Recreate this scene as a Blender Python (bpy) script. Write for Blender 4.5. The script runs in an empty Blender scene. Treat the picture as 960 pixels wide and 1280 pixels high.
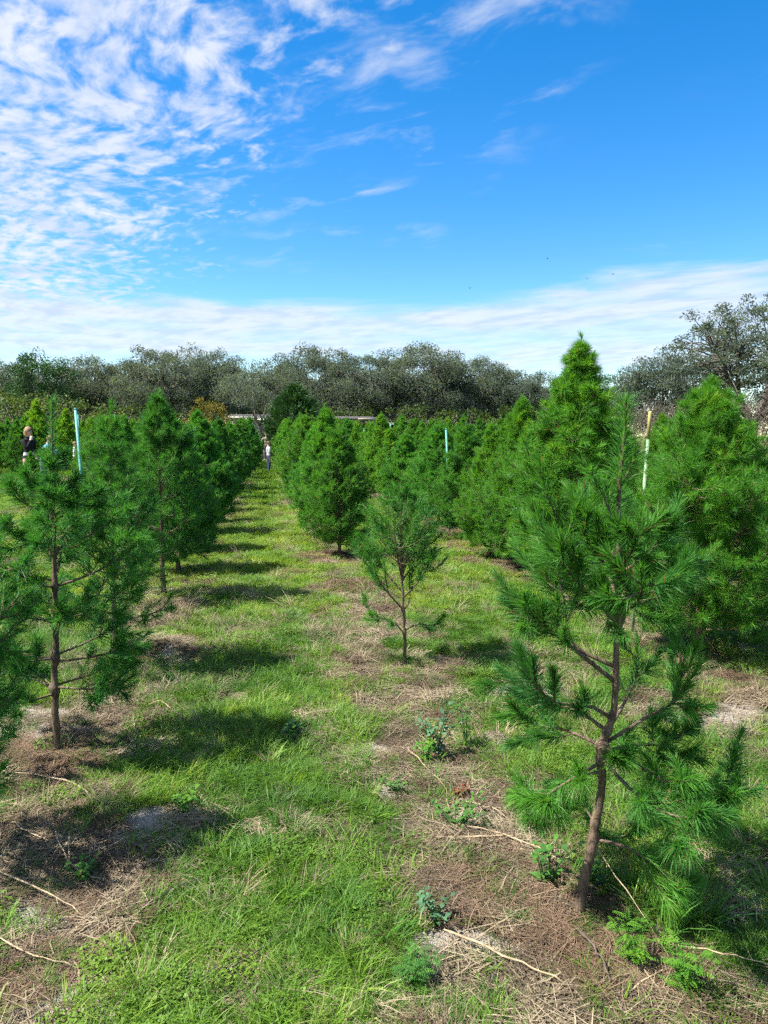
import bpy, math, random
import numpy as np
from mathutils import Vector, Matrix

R = math.radians
S = bpy.context.scene
COL = S.collection

# ------------------------------------------------------------------ camera
cam_d = bpy.data.cameras.new('camera')
cam = bpy.data.objects.new('camera', cam_d)
COL.objects.link(cam)
cam.location = (0, 0, 1.5)
cam.rotation_euler = (R(90 - 5.65), 0, R(-8.53))
cam_d.sensor_fit = 'HORIZONTAL'
cam_d.angle = 2 * math.atan(0.5)
cam_d.clip_start = 0.05
cam_d.clip_end = 5000
S.camera = cam
HEADING = 8.53

# ------------------------------------------------------------------ sun, sky, exposure
SUN_AZ, SUN_EL = -95.0, 55.0           # azimuth clockwise from +Y
sd = bpy.data.lights.new('sun', 'SUN')
sd.energy = 4.3
sd.angle = R(0.55)
sd.color = (1.0, 0.95, 0.86)
sun = bpy.data.objects.new('sun', sd)
COL.objects.link(sun)
to_sun = Vector((math.sin(R(SUN_AZ)) * math.cos(R(SUN_EL)), math.cos(R(SUN_AZ)) * math.cos(R(SUN_EL)), math.sin(R(SUN_EL))))
sun.rotation_euler = to_sun.to_track_quat('Z', 'Y').to_euler()
sun.location = (-20, 0, 30)

S.view_settings.view_transform = 'Standard'
S.view_settings.look = 'None'
S.view_settings.gamma = 1
S.view_settings.use_curve_mapping = False
S.view_settings.exposure = 1.62
S.cycles.use_denoising = False
S.cycles.use_adaptive_sampling = True
S.cycles.adaptive_threshold = 0.03
S.cycles.use_light_tree = False
S.cycles.debug_use_spatial_splits = True
S.cycles.max_bounces = 4
S.cycles.diffuse_bounces = 2
S.cycles.glossy_bounces = 1
S.cycles.transmission_bounces = 4
S.cycles.transparent_max_bounces = 6
S.cycles.sample_clamp_indirect = 4


class NT:
    """small node-tree helper"""
    def __init__(s, tree):
        s.t = tree
        s.n = tree.nodes
        s.l = tree.links

    def node(s, kind, **kw):
        nd = s.n.new(kind)
        for k, v in kw.items():
            setattr(nd, k, v)
        return nd

    def put(s, sock, v):
        if isinstance(v, bpy.types.NodeSocket):
            s.l.new(v, sock)
        else:
            sock.default_value = v

    def math(s, op, a, b=None, c=None, clamp=False):
        nd = s.node('ShaderNodeMath', operation=op, use_clamp=clamp)
        s.put(nd.inputs[0], a)
        if b is not None:
            s.put(nd.inputs[1], b)
        if c is not None:
            s.put(nd.inputs[2], c)
        return nd.outputs[0]

    def vmath(s, op, a, b=None):
        nd = s.node('ShaderNodeVectorMath', operation=op)
        s.put(nd.inputs[0], a)
        if b is not None:
            s.put(nd.inputs[1], b)
        return nd.outputs[0]

    def xyz(s, x, y, z):
        nd = s.node('ShaderNodeCombineXYZ')
        for i, v in enumerate((x, y, z)):
            s.put(nd.inputs[i], v)
        return nd.outputs[0]

    def noise(s, vec, scale, detail=4, rough=0.55, dist=0.0, col=False, lac=2.0):
        nd = s.node('ShaderNodeTexNoise')
        if vec is not None:
            s.put(nd.inputs['Vector'], vec)
        nd.inputs['Scale'].default_value = scale
        nd.inputs['Detail'].default_value = detail
        nd.inputs['Roughness'].default_value = rough
        nd.inputs['Distortion'].default_value = dist
        nd.inputs['Lacunarity'].default_value = lac
        return nd.outputs['Color'] if col else nd.outputs['Fac']

    def step(s, v, a, b, lo=0.0, hi=1.0):
        nd = s.node('ShaderNodeMapRange', interpolation_type='SMOOTHSTEP')
        s.put(nd.inputs['Value'], v)
        for k, val in (('From Min', a), ('From Max', b), ('To Min', lo), ('To Max', hi)):
            s.put(nd.inputs[k], val)
        return nd.outputs['Result']

    def mix(s, f, a, b, blend='MIX'):
        nd = s.node('ShaderNodeMix', data_type='RGBA', blend_type=blend)
        s.put(nd.inputs['Factor'], f)
        s.put(nd.inputs[6], a if isinstance(a, bpy.types.NodeSocket) else (*a, 1))
        s.put(nd.inputs[7], b if isinstance(b, bpy.types.NodeSocket) else (*b, 1))
        return nd.outputs[2]


world = bpy.data.worlds.new('World')
S.world = world
world.use_nodes = True
w = NT(world.node_tree)
w.n.clear()
sky = w.node('ShaderNodeTexSky', sky_type='NISHITA', sun_disc=False)
sky.sun_elevation = R(SUN_EL)
sky.sun_rotation = R(SUN_AZ)
sky.altitude = 0
sky.air_density = 1.0
sky.dust_density = 0.1
sky.ozone_density = 2.6
hsv = w.node('ShaderNodeHueSaturation')
hsv.inputs['Hue'].default_value = 0.502
hsv.inputs['Saturation'].default_value = 1.43
hsv.inputs['Value'].default_value = 0.92
w.l.new(sky.outputs[0], hsv.inputs['Color'])
tc = w.node('ShaderNodeTexCoord')
sep = w.node('ShaderNodeSeparateXYZ')
w.l.new(tc.outputs['Generated'], sep.inputs[0])
dx, dy, dz = sep.outputs
zz = w.math('ADD', w.math('MAXIMUM', dz, 0.0), 0.02)
px, py = w.math('DIVIDE', dx, zz), w.math('DIVIDE', dy, zz)
plane = w.xyz(px, py, 0.0)
# a cloud deck seen in perspective: ripples of altocumulus to the west
warp = w.noise(plane, 0.9, 3, 0.5, col=True)
pw = w.vmath('ADD', plane, w.vmath('MULTIPLY', w.vmath('SUBTRACT', warp, (0.5, 0.5, 0.5)), (0.5, 0.5, 0.0)))
rot = w.node('ShaderNodeVectorRotate', rotation_type='Z_AXIS')
w.l.new(pw, rot.inputs['Vector'])
rot.inputs['Angle'].default_value = R(62)
rip = w.vmath('MULTIPLY', rot.outputs[0], (0.80, 1.25, 1.0))
puffs = w.noise(rip, 9.5, 6, 0.58, 0.15)
broad = w.noise(plane, 1.25, 3, 0.5)
edge = w.math('ADD', w.math('MULTIPLY', py, 0.30), px)            # field of cloud lies where this is small
field = w.step(w.math('ADD', edge, w.math('MULTIPLY', w.math('SUBTRACT', broad, 0.5), 1.5)), 1.38, 0.05)
far_thin = w.step(py, 5.2, 7.5, 1.0, 0.72)
cov = w.math('MULTIPLY', field, far_thin)
alto = w.step(w.math('ADD', puffs, w.math('MULTIPLY', cov, 0.34)), 0.62, 0.98)
alto = w.math('MULTIPLY', alto, w.step(cov, 0.02, 0.45))
# loose wisps drifting ahead of the field
wrot = w.node('ShaderNodeVectorRotate', rotation_type='Z_AXIS')
w.l.new(pw, wrot.inputs['Vector'])
wrot.inputs['Angle'].default_value = R(48)
wv = w.vmath('MULTIPLY', wrot.outputs[0], (0.9, 1.5, 1.0))
wisp_n = w.noise(w.vmath('ADD', wv, (3.7, 1.3, 0)), 2.6, 7, 0.60, 0.3)
wisp_m = w.math('MULTIPLY', w.noise(w.vmath('ADD', plane, (7.1, 4.4, 0)), 1.3, 2, 0.5), w.step(px, 1.05, 0.55, 0.72, 1.32))
wisps = w.math('MULTIPLY', w.step(wisp_n, 0.50, 0.78), w.step(wisp_m, 0.40, 0.66))
wisps = w.math('MULTIPLY', wisps, w.math('MULTIPLY', w.step(py, 5.0, 3.2), 0.62))
# long flat bank low over the horizon
el = w.math('MULTIPLY', w.math('ARCSINE', dz), 57.2958)
az = w.math('MULTIPLY', w.math('ARCTAN2', dx, dy), 57.2958)
bv = w.xyz(w.math('MULTIPLY', az, 0.045), w.math('MULTIPLY', el, 0.34), 2.0)
bank_n = w.noise(bv, 1.5, 6, 0.6, 0.4)
bank_w = w.noise(w.xyz(w.math('MULTIPLY', az, 0.05), 0.0, 5.0), 1.0, 2, 0.5)
rise = w.math('ADD', 9.3, w.math('ADD', w.step(az, 10, 34, 0.0, 2.2), w.math('MULTIPLY', w.math('SUBTRACT', bank_w, 0.5), 1.6)))
top = w.step(w.math('SUBTRACT', el, w.math('ADD', rise, w.math('MULTIPLY', w.math('SUBTRACT', bank_n, 0.5), 3.6))), 0.5, -0.9)
low = w.step(w.math('ADD', el, w.math('MULTIPLY', w.math('SUBTRACT', bank_n, 0.5), 5.0)), 4.4, 6.2, 0.15, 1.0)
bank = w.math('MULTIPLY', w.math('MULTIPLY', top, low), w.step(bank_n, 0.20, 0.62, 0.35, 0.88))
clear = w.math('MULTIPLY', w.math('SUBTRACT', 1.0, alto), w.math('MULTIPLY', w.math('SUBTRACT', 1.0, wisps), w.math('SUBTRACT', 1.0, bank)))
amount = w.math('SUBTRACT', 1.0, clear)
shade = w.noise(rip, 3.1, 4, 0.6)
cl_col = w.mix(w.step(shade, 0.32, 0.62), (2.65, 3.05, 3.85), (3.6, 3.75, 4.1))
mixc = w.mix(w.math('MULTIPLY', amount, 0.94), hsv.outputs[0], cl_col)
bg = w.node('ShaderNodeBackground')
w.l.new(mixc, bg.inputs['Color'])
bg.inputs['Strength'].default_value = 0.083
wo = w.node('ShaderNodeOutputWorld')
w.l.new(bg.outputs[0], wo.inputs['Surface'])

# ------------------------------------------------------------------ materials


def new_mat(name):
    m = bpy.data.materials.new(name)
    m.use_nodes = True
    t = NT(m.node_tree)
    t.n.clear()
    out = t.node('ShaderNodeOutputMaterial')
    return m, t, out


def principled(t, color, rough=0.7, spec=0.3, bump=None, bstr=0.3, bdist=0.01):
    p = t.node('ShaderNodeBsdfPrincipled')
    t.put(p.inputs['Base Color'], color if isinstance(color, bpy.types.NodeSocket) else (*color, 1))
    t.put(p.inputs['Roughness'], rough)
    p.inputs['Specular IOR Level'].default_value = spec
    if bump is not None:
        b = t.node('ShaderNodeBump')
        b.inputs['Strength'].default_value = bstr
        b.inputs['Distance'].default_value = bdist
        t.l.new(bump, b.inputs['Height'])
        t.l.new(b.outputs[0], p.inputs['Normal'])
    return p


def leaf_mat(name, lo, hi, trans=0.3, rough=0.5, spec=0.35, attr_type='GEOMETRY', third=None, jitter=0.0, brown=False):
    """leaf colour runs lo -> hi (-> third) with the 'tint' attribute; object colour multiplies it"""
    m, t, out = new_mat(name)
    a = t.node('ShaderNodeAttribute', attribute_type=attr_type, attribute_name='tint')
    f = a.outputs['Fac']
    if jitter:
        a2 = t.node('ShaderNodeAttribute', attribute_type='GEOMETRY', attribute_name='tint')
        f = t.math('ADD', f, t.math('MULTIPLY', t.math('SUBTRACT', a2.outputs['Fac'], 0.5), jitter), clamp=True)
    ramp = t.node('ShaderNodeValToRGB')
    ramp.color_ramp.elements[0].color = (*lo, 1)
    ramp.color_ramp.elements[1].color = (*hi, 1)
    if brown:
        ramp.color_ramp.elements[0].position = .05
        for ps in (0.0, .03):
            e = ramp.color_ramp.elements.new(ps)
            e.color = (.20, .105, .045, 1)
    if third:
        ramp.color_ramp.elements[-1].position = 0.72
        e = ramp.color_ramp.elements.new(1.0)
        e.color = (*third, 1)
    t.l.new(f, ramp.inputs[0])
    oi = t.node('ShaderNodeObjectInfo')
    c = t.mix(1.0, ramp.outputs[0], oi.outputs['Color'], 'MULTIPLY')
    p = principled(t, c, rough, spec)
    tr = t.node('ShaderNodeBsdfTranslucent')
    tcol = t.mix(1.0, c, (1.25, 1.15, 0.55), 'MULTIPLY')
    t.l.new(tcol, tr.inputs['Color'])
    mx = t.node('ShaderNodeMixShader')
    mx.inputs[0].default_value = trans
    t.l.new(p.outputs[0], mx.inputs[1])
    t.l.new(tr.outputs[0], mx.inputs[2])
    t.l.new(mx.outputs[0], out.inputs['Surface'])
    return m


def plain_mat(name, col, rough=0.7, spec=0.3, var=0.25, scale=20, bump=0.0, stretch=(1, 1, 1)):
    m, t, out = new_mat(name)
    co = t.node('ShaderNodeTexCoord')
    v = t.vmath('MULTIPLY', co.outputs['Object'], stretch)
    n = t.noise(v, scale, 5, 0.6)
    c = t.mix(t.step(n, 0.25, 0.75), [x * (1 - var) for x in col], [min(1, x * (1 + var)) for x in col])
    p = principled(t, c, rough, spec, n if bump else None, bump, 0.02)
    t.l.new(p.outputs[0], out.inputs['Surface'])
    return m


M = {}
M['needles'] = leaf_mat('pine_needles', (0.030, 0.136, 0.038), (0.090, 0.276, 0.030), 0.48, 0.5, 0.28, third=(0.18, 0.35, 0.034), brown=True)
M['oakleaf'] = leaf_mat('oak_leaves', (0.080, 0.110, 0.092), (0.150, 0.196, 0.165), 0.5, 0.9, 0.05)  # mossy grey-green, lightened further so distance haze sits in the leaf colour
M['moss'] = leaf_mat('hanging_moss', (0.10, 0.115, 0.095), (0.20, 0.215, 0.19), 0.25, 0.9, 0.1)
M['cedar'] = leaf_mat('cedar_sprays', (0.018, 0.060, 0.020), (0.05, 0.13, 0.025), 0.2, 0.6, 0.25)
M['autumn'] = leaf_mat('autumn_leaves', (0.08, 0.11, 0.02), (0.24, 0.18, 0.03), 0.35, 0.6, 0.2)
M['shrub'] = leaf_mat('shrub_leaves', (0.04, 0.09, 0.02), (0.17, 0.20, 0.04), 0.3, 0.6, 0.25)
M['twig'] = leaf_mat('bare_twigs', (0.075, 0.062, 0.048), (0.165, 0.14, 0.11), 0.05, 0.9, 0.1)
M['grass'] = leaf_mat('grass_blades', (0.050, 0.148, 0.020), (0.160, 0.300, 0.030), 0.45, 0.5, 0.3, 'INSTANCER', third=(0.29, 0.365, 0.06), jitter=0.5)
M['cover'] = leaf_mat('ground_cover_leaves', (0.05, 0.14, 0.018), (0.15, 0.25, 0.025), 0.35, 0.55, 0.3, 'INSTANCER', jitter=0.4)
M['straw'] = leaf_mat('dry_straw', (0.075, 0.055, 0.036), (0.37, 0.30, 0.20), 0.1, 0.75, 0.2, 'INSTANCER', jitter=0.8)
M['litter'] = leaf_mat('fallen_needles', (0.075, 0.050, 0.033), (0.235, 0.158, 0.105), 0.1, 0.8, 0.15, 'INSTANCER', jitter=0.8)
M['weed'] = leaf_mat('weed_leaves', (0.035, 0.12, 0.025), (0.10, 0.24, 0.035), 0.35, 0.5, 0.3)
M['weed_blue'] = leaf_mat('weed_leaves_blue', (0.045, 0.12, 0.06), (0.13, 0.25, 0.13), 0.3, 0.5, 0.3)
M['weed_bright'] = leaf_mat('weed_leaves_bright', (0.06, 0.19, 0.02), (0.15, 0.32, 0.03), 0.4, 0.5, 0.3)
M['weed_red'] = leaf_mat('weed_leaves_red', (0.11, 0.03, 0.02), (0.20, 0.07, 0.03), 0.3, 0.6, 0.2)
M['reed'] = plain_mat('dead_reed', (0.33, 0.25, 0.155), 0.7, 0.3, 0.45, 45)
M['deadtwig'] = plain_mat('dead_twig', (0.10, 0.08, 0.065), 0.85, 0.2, 0.3, 30)
M['pvc'] = plain_mat('pvc_green', (0.075, 0.29, 0.25), 0.5, 0.4, 0.3, 14, 0, (1, 1, .5))
M['pvc_pale'] = plain_mat('pvc_pale', (0.20, 0.32, 0.18), 0.55, 0.4, 0.35, 14, 0, (1, 1, .5))
M['pvc_y'] = plain_mat('pvc_tip', (0.42, 0.36, 0.14), 0.5, 0.4, 0.15, 9)
M['skin'] = plain_mat('skin', (0.55, 0.33, 0.24), 0.5, 0.4, 0.06)
M['siding'] = plain_mat('siding', (0.50, 0.49, 0.45), 0.7, 0.3, 0.06, 6)
M['trim'] = plain_mat('white_trim', (0.40, 0.40, 0.385), 0.6, 0.3, 0.05)
M['roofing'] = plain_mat('roof_shingle', (0.07, 0.068, 0.065), 0.9, 0.2, 0.25, 12)
M['pane'] = plain_mat('window_glass', (0.02, 0.024, 0.03), 0.08, 0.6, 0.1)
M['dark_wood'] = plain_mat('dark_wood', (0.07, 0.055, 0.045), 0.8, 0.2, 0.3)
M['pole'] = plain_mat('pole_wood', (0.34, 0.31, 0.27), 0.8, 0.2, 0.15)
M['feather'] = plain_mat('feather', (0.03, 0.03, 0.032), 0.8, 0.2, 0.2)


def bark(name, a, b, c, scale=1.0):
    m, t, out = new_mat(name)
    co = t.node('ShaderNodeTexCoord')
    v = t.vmath('MULTIPLY', co.outputs['Object'], (70 * scale, 70 * scale, 16 * scale))
    n = t.noise(v, 1.0, 5, 0.65, 0.6)
    n2 = t.noise(co.outputs['Object'], 7 * scale, 3, 0.5)
    col = t.mix(t.step(n, 0.32, 0.66), a, b)
    col = t.mix(t.step(n2, 0.5, 0.72, 0, 0.7), col, c)
    p = principled(t, col, 0.85, 0.25, n, 0.7, 0.008)
    t.l.new(p.outputs[0], out.inputs['Surface'])
    return m


M['bark'] = bark('pine_bark', (0.055, 0.040, 0.028), (0.19, 0.135, 0.092), (0.17, 0.155, 0.13))
M['bark_young'] = bark('young_pine_bark', (0.06, 0.045, 0.03), (0.17, 0.125, 0.08), (0.13, 0.14, 0.085))
M['oakbark'] = bark('oak_bark', (0.05, 0.045, 0.04), (0.15, 0.14, 0.12), (0.19, 0.19, 0.17), 0.12)

# ------------------------------------------------------------------ mesh helpers


class Geo:
    """collects vertices and tri/quad faces as numpy blocks, builds one mesh"""
    def __init__(s):
        s.v, s.t3, s.t4, s.tint3, s.n = [], [], [], [], 0
        s.m3, s.m4 = [], []

    def add(s, v, tris=None, quads=None, tint=0.5, mat=0):
        v = np.asarray(v, float).reshape(-1, 3)
        s.v.append(v)
        s.tint3.append(np.full(len(v), tint) if np.isscalar(tint) else np.asarray(tint, float))
        if tris is not None and len(tris):
            q = np.asarray(tris, int).reshape(-1, 3) + s.n
            s.t3.append(q)
            s.m3.append(np.full(len(q), mat))
        if quads is not None and len(quads):
            q = np.asarray(quads, int).reshape(-1, 4) + s.n
            s.t4.append(q)
            s.m4.append(np.full(len(q), mat))
        s.n += len(v)

    def tube(s, pts, rad, sides=6, tint=0.5, mat=0, cap=True, rough=0.0):
        pts = np.asarray(pts, float)
        n = len(pts)
        rad = np.broadcast_to(np.asarray(rad, float), (n,)) if np.ndim(rad) else np.full(n, rad)
        tan = np.gradient(pts, axis=0)
        tan /= np.linalg.norm(tan, axis=1)[:, None] + 1e-9
        ref = np.array([1.0, 0, 0]) if abs(tan[0][2]) > 0.8 else np.array([0, 0, 1.0])
        a = np.cross(tan, ref)
        a /= np.linalg.norm(a, axis=1)[:, None] + 1e-9
        b = np.cross(tan, a)
        th = np.arange(sides) * 2 * math.pi / sides
        ring = (np.cos(th)[None, :, None] * a[:, None, :] + np.sin(th)[None, :, None] * b[:, None, :]) * rad[:, None, None]
        if rough:
            ring = ring * (1 + rough * np.random.RandomState(n * sides).uniform(-1, 1, (n, sides, 1)))
        v = (pts[:, None, :] + ring).reshape(-1, 3)
        i = np.arange(n - 1)[:, None] * sides
        j = np.arange(sides)[None, :]
        k = (j + 1) % sides
        q = np.stack([i + j, i + k, i + k + sides, i + j + sides], -1).reshape(-1, 4)
        tr = []
        if cap:
            v = np.vstack([v, pts[0], pts[-1]])
            c0, c1 = n * sides, n * sides + 1
            for e in range(sides):
                f = (e + 1) % sides
                tr += [(c0, f, e), (c1, (n - 1) * sides + e, (n - 1) * sides + f)]
        s.add(v, tr, q, tint, mat)

    def box(s, lo, hi, mat=0):
        x0, y0, z0 = lo
        x1, y1, z1 = hi
        v = [(x0, y0, z0), (x1, y0, z0), (x1, y1, z0), (x0, y1, z0), (x0, y0, z1), (x1, y0, z1), (x1, y1, z1), (x0, y1, z1)]
        s.add(v, None, [(0, 3, 2, 1), (4, 5, 6, 7), (0, 1, 5, 4), (1, 2, 6, 5), (2, 3, 7, 6), (3, 0, 4, 7)], mat=mat)

    def needles(s, base, d, L, wd, droop, tint, seg=1, rng=None):
        """thin tapering blades; base,d (N,3), L,wd,droop,tint (N,)"""
        N = len(base)
        r = rng.normal(size=(N, 3))
        side = np.cross(d, r)
        side /= np.linalg.norm(side, axis=1)[:, None] + 1e-9
        side *= (wd * 0.5)[:, None]
        tip = base + d * L[:, None]
        tip[:, 2] -= droop * L
        if seg == 1:
            v = np.stack([base - side, base + side, tip], 1)
            i = np.arange(N)[:, None] * 3
            s.add(v.reshape(-1, 3), i + np.array([[0, 1, 2]]), None, np.repeat(tint, 3))
        else:
            mid = base + d * (L * 0.55)[:, None]
            mid[:, 2] -= droop * L * 0.22
            v = np.stack([base - side, base + side, mid + side * 0.9, mid - side * 0.9, tip], 1)
            i = np.arange(N)[:, None] * 5
            s.add(v.reshape(-1, 3), i + np.array([[3, 2, 4]]), i + np.array([[0, 1, 2, 3]]), np.repeat(tint, 5))

    def mesh(s, name, mats, smooth=False):
        me = bpy.data.meshes.new(name)
        v = np.vstack(s.v)
        t3 = np.vstack(s.t3) if s.t3 else np.zeros((0, 3), int)
        t4 = np.vstack(s.t4) if s.t4 else np.zeros((0, 4), int)
        me.vertices.add(len(v))
        me.vertices.foreach_set('co', v.astype(np.float32).ravel())
        loops = np.concatenate([t3.ravel(), t4.ravel()]).astype(np.int32)
        me.loops.add(len(loops))
        me.loops.foreach_set('vertex_index', loops)
        starts = np.concatenate([np.arange(len(t3)) * 3, len(t3) * 3 + np.arange(len(t4)) * 4]).astype(np.int32)
        me.polygons.add(len(starts))
        me.polygons.foreach_set('loop_start', starts)
        at = me.attributes.new('tint', 'FLOAT', 'POINT')
        at.data.foreach_set('value', np.concatenate(s.tint3).astype(np.float32))
        for m in (mats if isinstance(mats, (list, tuple)) else [mats]):
            me.materials.append(m)
        mi = np.concatenate([np.concatenate(s.m3) if s.m3 else np.zeros(0), np.concatenate(s.m4) if s.m4 else np.zeros(0)]).astype(np.int32)
        me.polygons.foreach_set('material_index', mi)
        if smooth:
            me.polygons.foreach_set('use_smooth', np.ones(len(starts), bool))
        me.update(calc_edges=True)
        me.validate()
        return me


def link(name, data, parent=None, loc=None):
    o = bpy.data.objects.new(name, data)
    COL.objects.link(o)
    if parent is not None:
        o.parent = parent
    if loc is not None:
        o.location = loc
    return o


def tag(o, label=None, cat=None, group=None, kind=None):
    for k, v in (('label', label), ('category', cat), ('group', group), ('kind', kind)):
        if v:
            o[k] = v
    return o


def empty(name, loc, rz=0.0):
    o = link(name, None, None, loc)
    o.rotation_euler = (0, 0, rz)
    o.empty_display_size = 0.2
    return o


def spline(pts, n):
    """Catmull-Rom through pts, n samples"""
    P = np.asarray(pts, float)
    if len(P) == 2:
        return P[0] + (P[1] - P[0]) * np.linspace(0, 1, n)[:, None]
    E = np.vstack([2 * P[0] - P[1], P, 2 * P[-1] - P[-2]])
    u = np.linspace(0, len(P) - 1 - 1e-6, n)
    i = u.astype(int)
    f = (u - i)[:, None]
    a, b, c, d = E[i], E[i + 1], E[i + 2], E[i + 3]
    return 0.5 * ((2 * b) + (c - a) * f + (2 * a - 5 * b + 4 * c - d) * f ** 2 + (3 * b - a - 3 * c + d) * f ** 3)


def unit(v):
    v = np.asarray(v, float)
    return v / (np.linalg.norm(v) + 1e-9)


_tab = np.random.RandomState(7).rand(512, 512)


def vnoise(x, y, s=0):
    x = np.asarray(x, float) + 37.3 * s + 1000
    y = np.asarray(y, float) + 91.7 * s + 1000
    xi, yi = np.floor(x).astype(int), np.floor(y).astype(int)
    fx, fy = x - xi, y - yi
    fx, fy = fx * fx * (3 - 2 * fx), fy * fy * (3 - 2 * fy)
    g = lambda a, b: _tab[a % 512, b % 512]
    return (g(xi, yi) * (1 - fx) + g(xi + 1, yi) * fx) * (1 - fy) + (g(xi, yi + 1) * (1 - fx) + g(xi + 1, yi + 1) * fx) * fy


def fbm(x, y, s=0, o=4):
    r, a, t = 0, 1, 0
    for k in range(o):
        r = r + a * vnoise(x * 2 ** k, y * 2 ** k, s + k * 3)
        t += a
        a *= 0.55
    return r / t


def sstep(v, a, b):
    t = np.clip((v - a) / (b - a), 0, 1)
    return t * t * (3 - 2 * t)


# ------------------------------------------------------------------ ground
ROWS = np.array([-9, -7, -5, -3.0, -1.0, 0.9, 2.85, 4.85, 6.8, 8.8, 10.8, 12.8])
# trunks with a reddish mat of dropped needles: x, y, radius
LITTER = [(0.96, 2.04, .26), (-1.0, 3.62, .34), (0.84, 9.4, .62), (2.69, 9.0, .5), (2.67, 10.1, .55), (2.9, 4.86, .35), (0.72, 7.6, .40), (0.30, 8.4, .16), (2.85, 12.2, .5), (0.80, 12.0, .5), (0.82, 14.5, .5),
          (0.85, 17, .6), (2.8, 8.2, .4), (2.75, 14, .6), (0.36, 6.4, .14)]
SAND = [(-1.32, 4.05, .32), (0.52, 3.12, .16), (1.07, 3.62, .16), (2.35, 3.70, .32), (-0.5, 2.95, .16), (0.62, 1.98, .22), (0.72, 2.82, .12), (0.45, 3.5, .12), (1.5, 4.3, .25),
        (-0.78, 2.4, .15), (0.85, 2.0, .2), (-0.55, 2.0, .15)]


def cover(x, y):
    """bare (0 grass .. 1 bare soil with straw), sand, red needle litter"""
    n = fbm(x * 1.6, y * 1.6, 1)
    nf = fbm(x * 5, y * 5, 2)
    d = np.min(np.abs(x[..., None] - (ROWS - np.where(ROWS > 0, 0.12, -0.06))), -1)
    wide = 0.17 + 0.20 * sstep(y, 6, 2.4)
    bare = sstep(d + (n - 0.5) * 0.85 + (nf - .5) * .6, wide + 0.13, wide - 0.13)
    bare = bare * (1 - 0.75 * sstep(y, 6, 9) * sstep(nf, .30, .55))
    # trampled straw close to the camera, left and right of the grass lane
    for cx, cy, rx, ry, k in ((-0.82, 2.45, .44, .85, 1), (0.68, 2.55, .27, 1.25, 1), (0.75, 1.8, .34, .45, 1), (-0.35, 2.9, .25, .22, .8), (1.35, 1.65, .3, .25, .9), (-0.62, 5.4, .32, .34, 1),
                              (0.55, 4.4, .24, .8, .9), (2.35, 3.7, .5, .45, 1), (-0.05, 2.05, .14, .15, .7), (1.9, 4.6, .4, .3, .8)):
        e = np.sqrt(((x - cx) / rx) ** 2 + ((y - cy) / ry) ** 2)
        bare = np.maximum(bare, k * sstep(e + (n - .5) * 0.8 + (nf - .5) * .9, 1.12, 0.72))
    # grass right of the nearest pine and in the middle of the lane
    for cx, cy, rx, ry in ((1.45, 2.45, .42, .8), (0.08, 2.7, .40, 1.4), (0.0, 4.6, .42, 1.6), (1.3, 3.3, .3, .5), (0.22, 1.9, .2, .35)):
        e = np.sqrt(((x - cx) / rx) ** 2 + ((y - cy) / ry) ** 2)
        bare = bare * (1 - 0.9 * sstep(e + (n - .5) * 0.6, 1.15, .75))
    lane = sstep(y, 7, 4) * 0.45 * sstep(fbm(x * 2.6, y * 2.6, 41), .585, .66)
    bare = np.maximum(bare, lane)
    sand = np.zeros_like(bare)
    for cx, cy, r in SAND:
        e = np.hypot(x - cx, y - cy) / r
        sand = np.maximum(sand, sstep(e + (nf - .5) * 1.5, 1.15, 0.7))
    sand = np.maximum(sand, 0.75 * bare * sstep(fbm(x * 2.7, y * 2.7, 9), 0.60, 0.72))
    red = np.zeros_like(bare)
    for cx, cy, r in LITTER:
        e = np.hypot(x - cx, y - cy) / r
        red = np.maximum(red, sstep(e + (n - .5) * .6 + (nf - .5) * .6, 1.1, 0.6))
    bare = np.maximum(bare, np.maximum(sand, 0.85 * red))
    return bare, sand, red


def height(x, y):
    near = sstep(np.hypot(x, y), 60, 25)
    h = (fbm(x * 0.9, y * 0.9, 4, 3) - .5) * 0.07 + (fbm(x * 6, y * 6, 6, 3) - .5) * 0.028
    mound = 0.10 * np.exp(-(((x + .80) / .22) ** 2 + ((y - 5.36) / .16) ** 2))
    return h * near + mound


def grade(lo, hi, fine_lo, fine_hi, step, growth=1.18):
    c = list(np.arange(fine_lo, fine_hi, step))
    s, x = step, fine_hi
    while x < hi:
        c.append(x)
        s *= growth
        x += s
    c.append(hi)
    s, x, left = step, fine_lo - step, []
    while x > lo:
        left.append(x)
        s *= growth
        x -= s
    left.append(lo)
    return np.array(left[::-1] + c)


gx = grade(-1500, 1500, -2.6, 3.0, 0.05, 1.12)
gy = grade(-400, 2500, 1.2, 6.0, 0.06, 1.06)
GX, GY = np.meshgrid(gx, gy)
gb, gs, gr = cover(GX, GY)
GZ = height(GX, GY)
g = Geo()
nx, ny = len(gx), len(gy)
ii = (np.arange(ny - 1)[:, None] * nx + np.arange(nx - 1)[None, :]).ravel()
g.add(np.stack([GX, GY, GZ], -1).reshape(-1, 3), None, np.stack([ii, ii + 1, ii + 1 + nx, ii + nx], -1))
gm, t, out = new_mat('field_soil')
pos = t.node('ShaderNodeNewGeometry').outputs['Position']
at = lambda nm: t.node('ShaderNodeAttribute', attribute_type='GEOMETRY', attribute_name=nm).outputs['Fac']
n1 = t.noise(pos, 3.5, 6, 0.65)
n2 = t.noise(pos, 55, 5, 0.7)
n3 = t.noise(pos, 260, 3, 0.6)
soil = t.mix(t.step(n2, 0.3, 0.7), (0.085, 0.064, 0.043), (0.23, 0.18, 0.125))
turf = t.mix(t.step(n2, 0.3, 0.7), (0.055, 0.085, 0.018), (0.12, 0.160, 0.032))
farg = t.mix(t.step(n1, 0.35, 0.68), (0.075, 0.125, 0.022), (0.16, 0.19, 0.045))
dist = t.vmath('LENGTH', pos)
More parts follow.
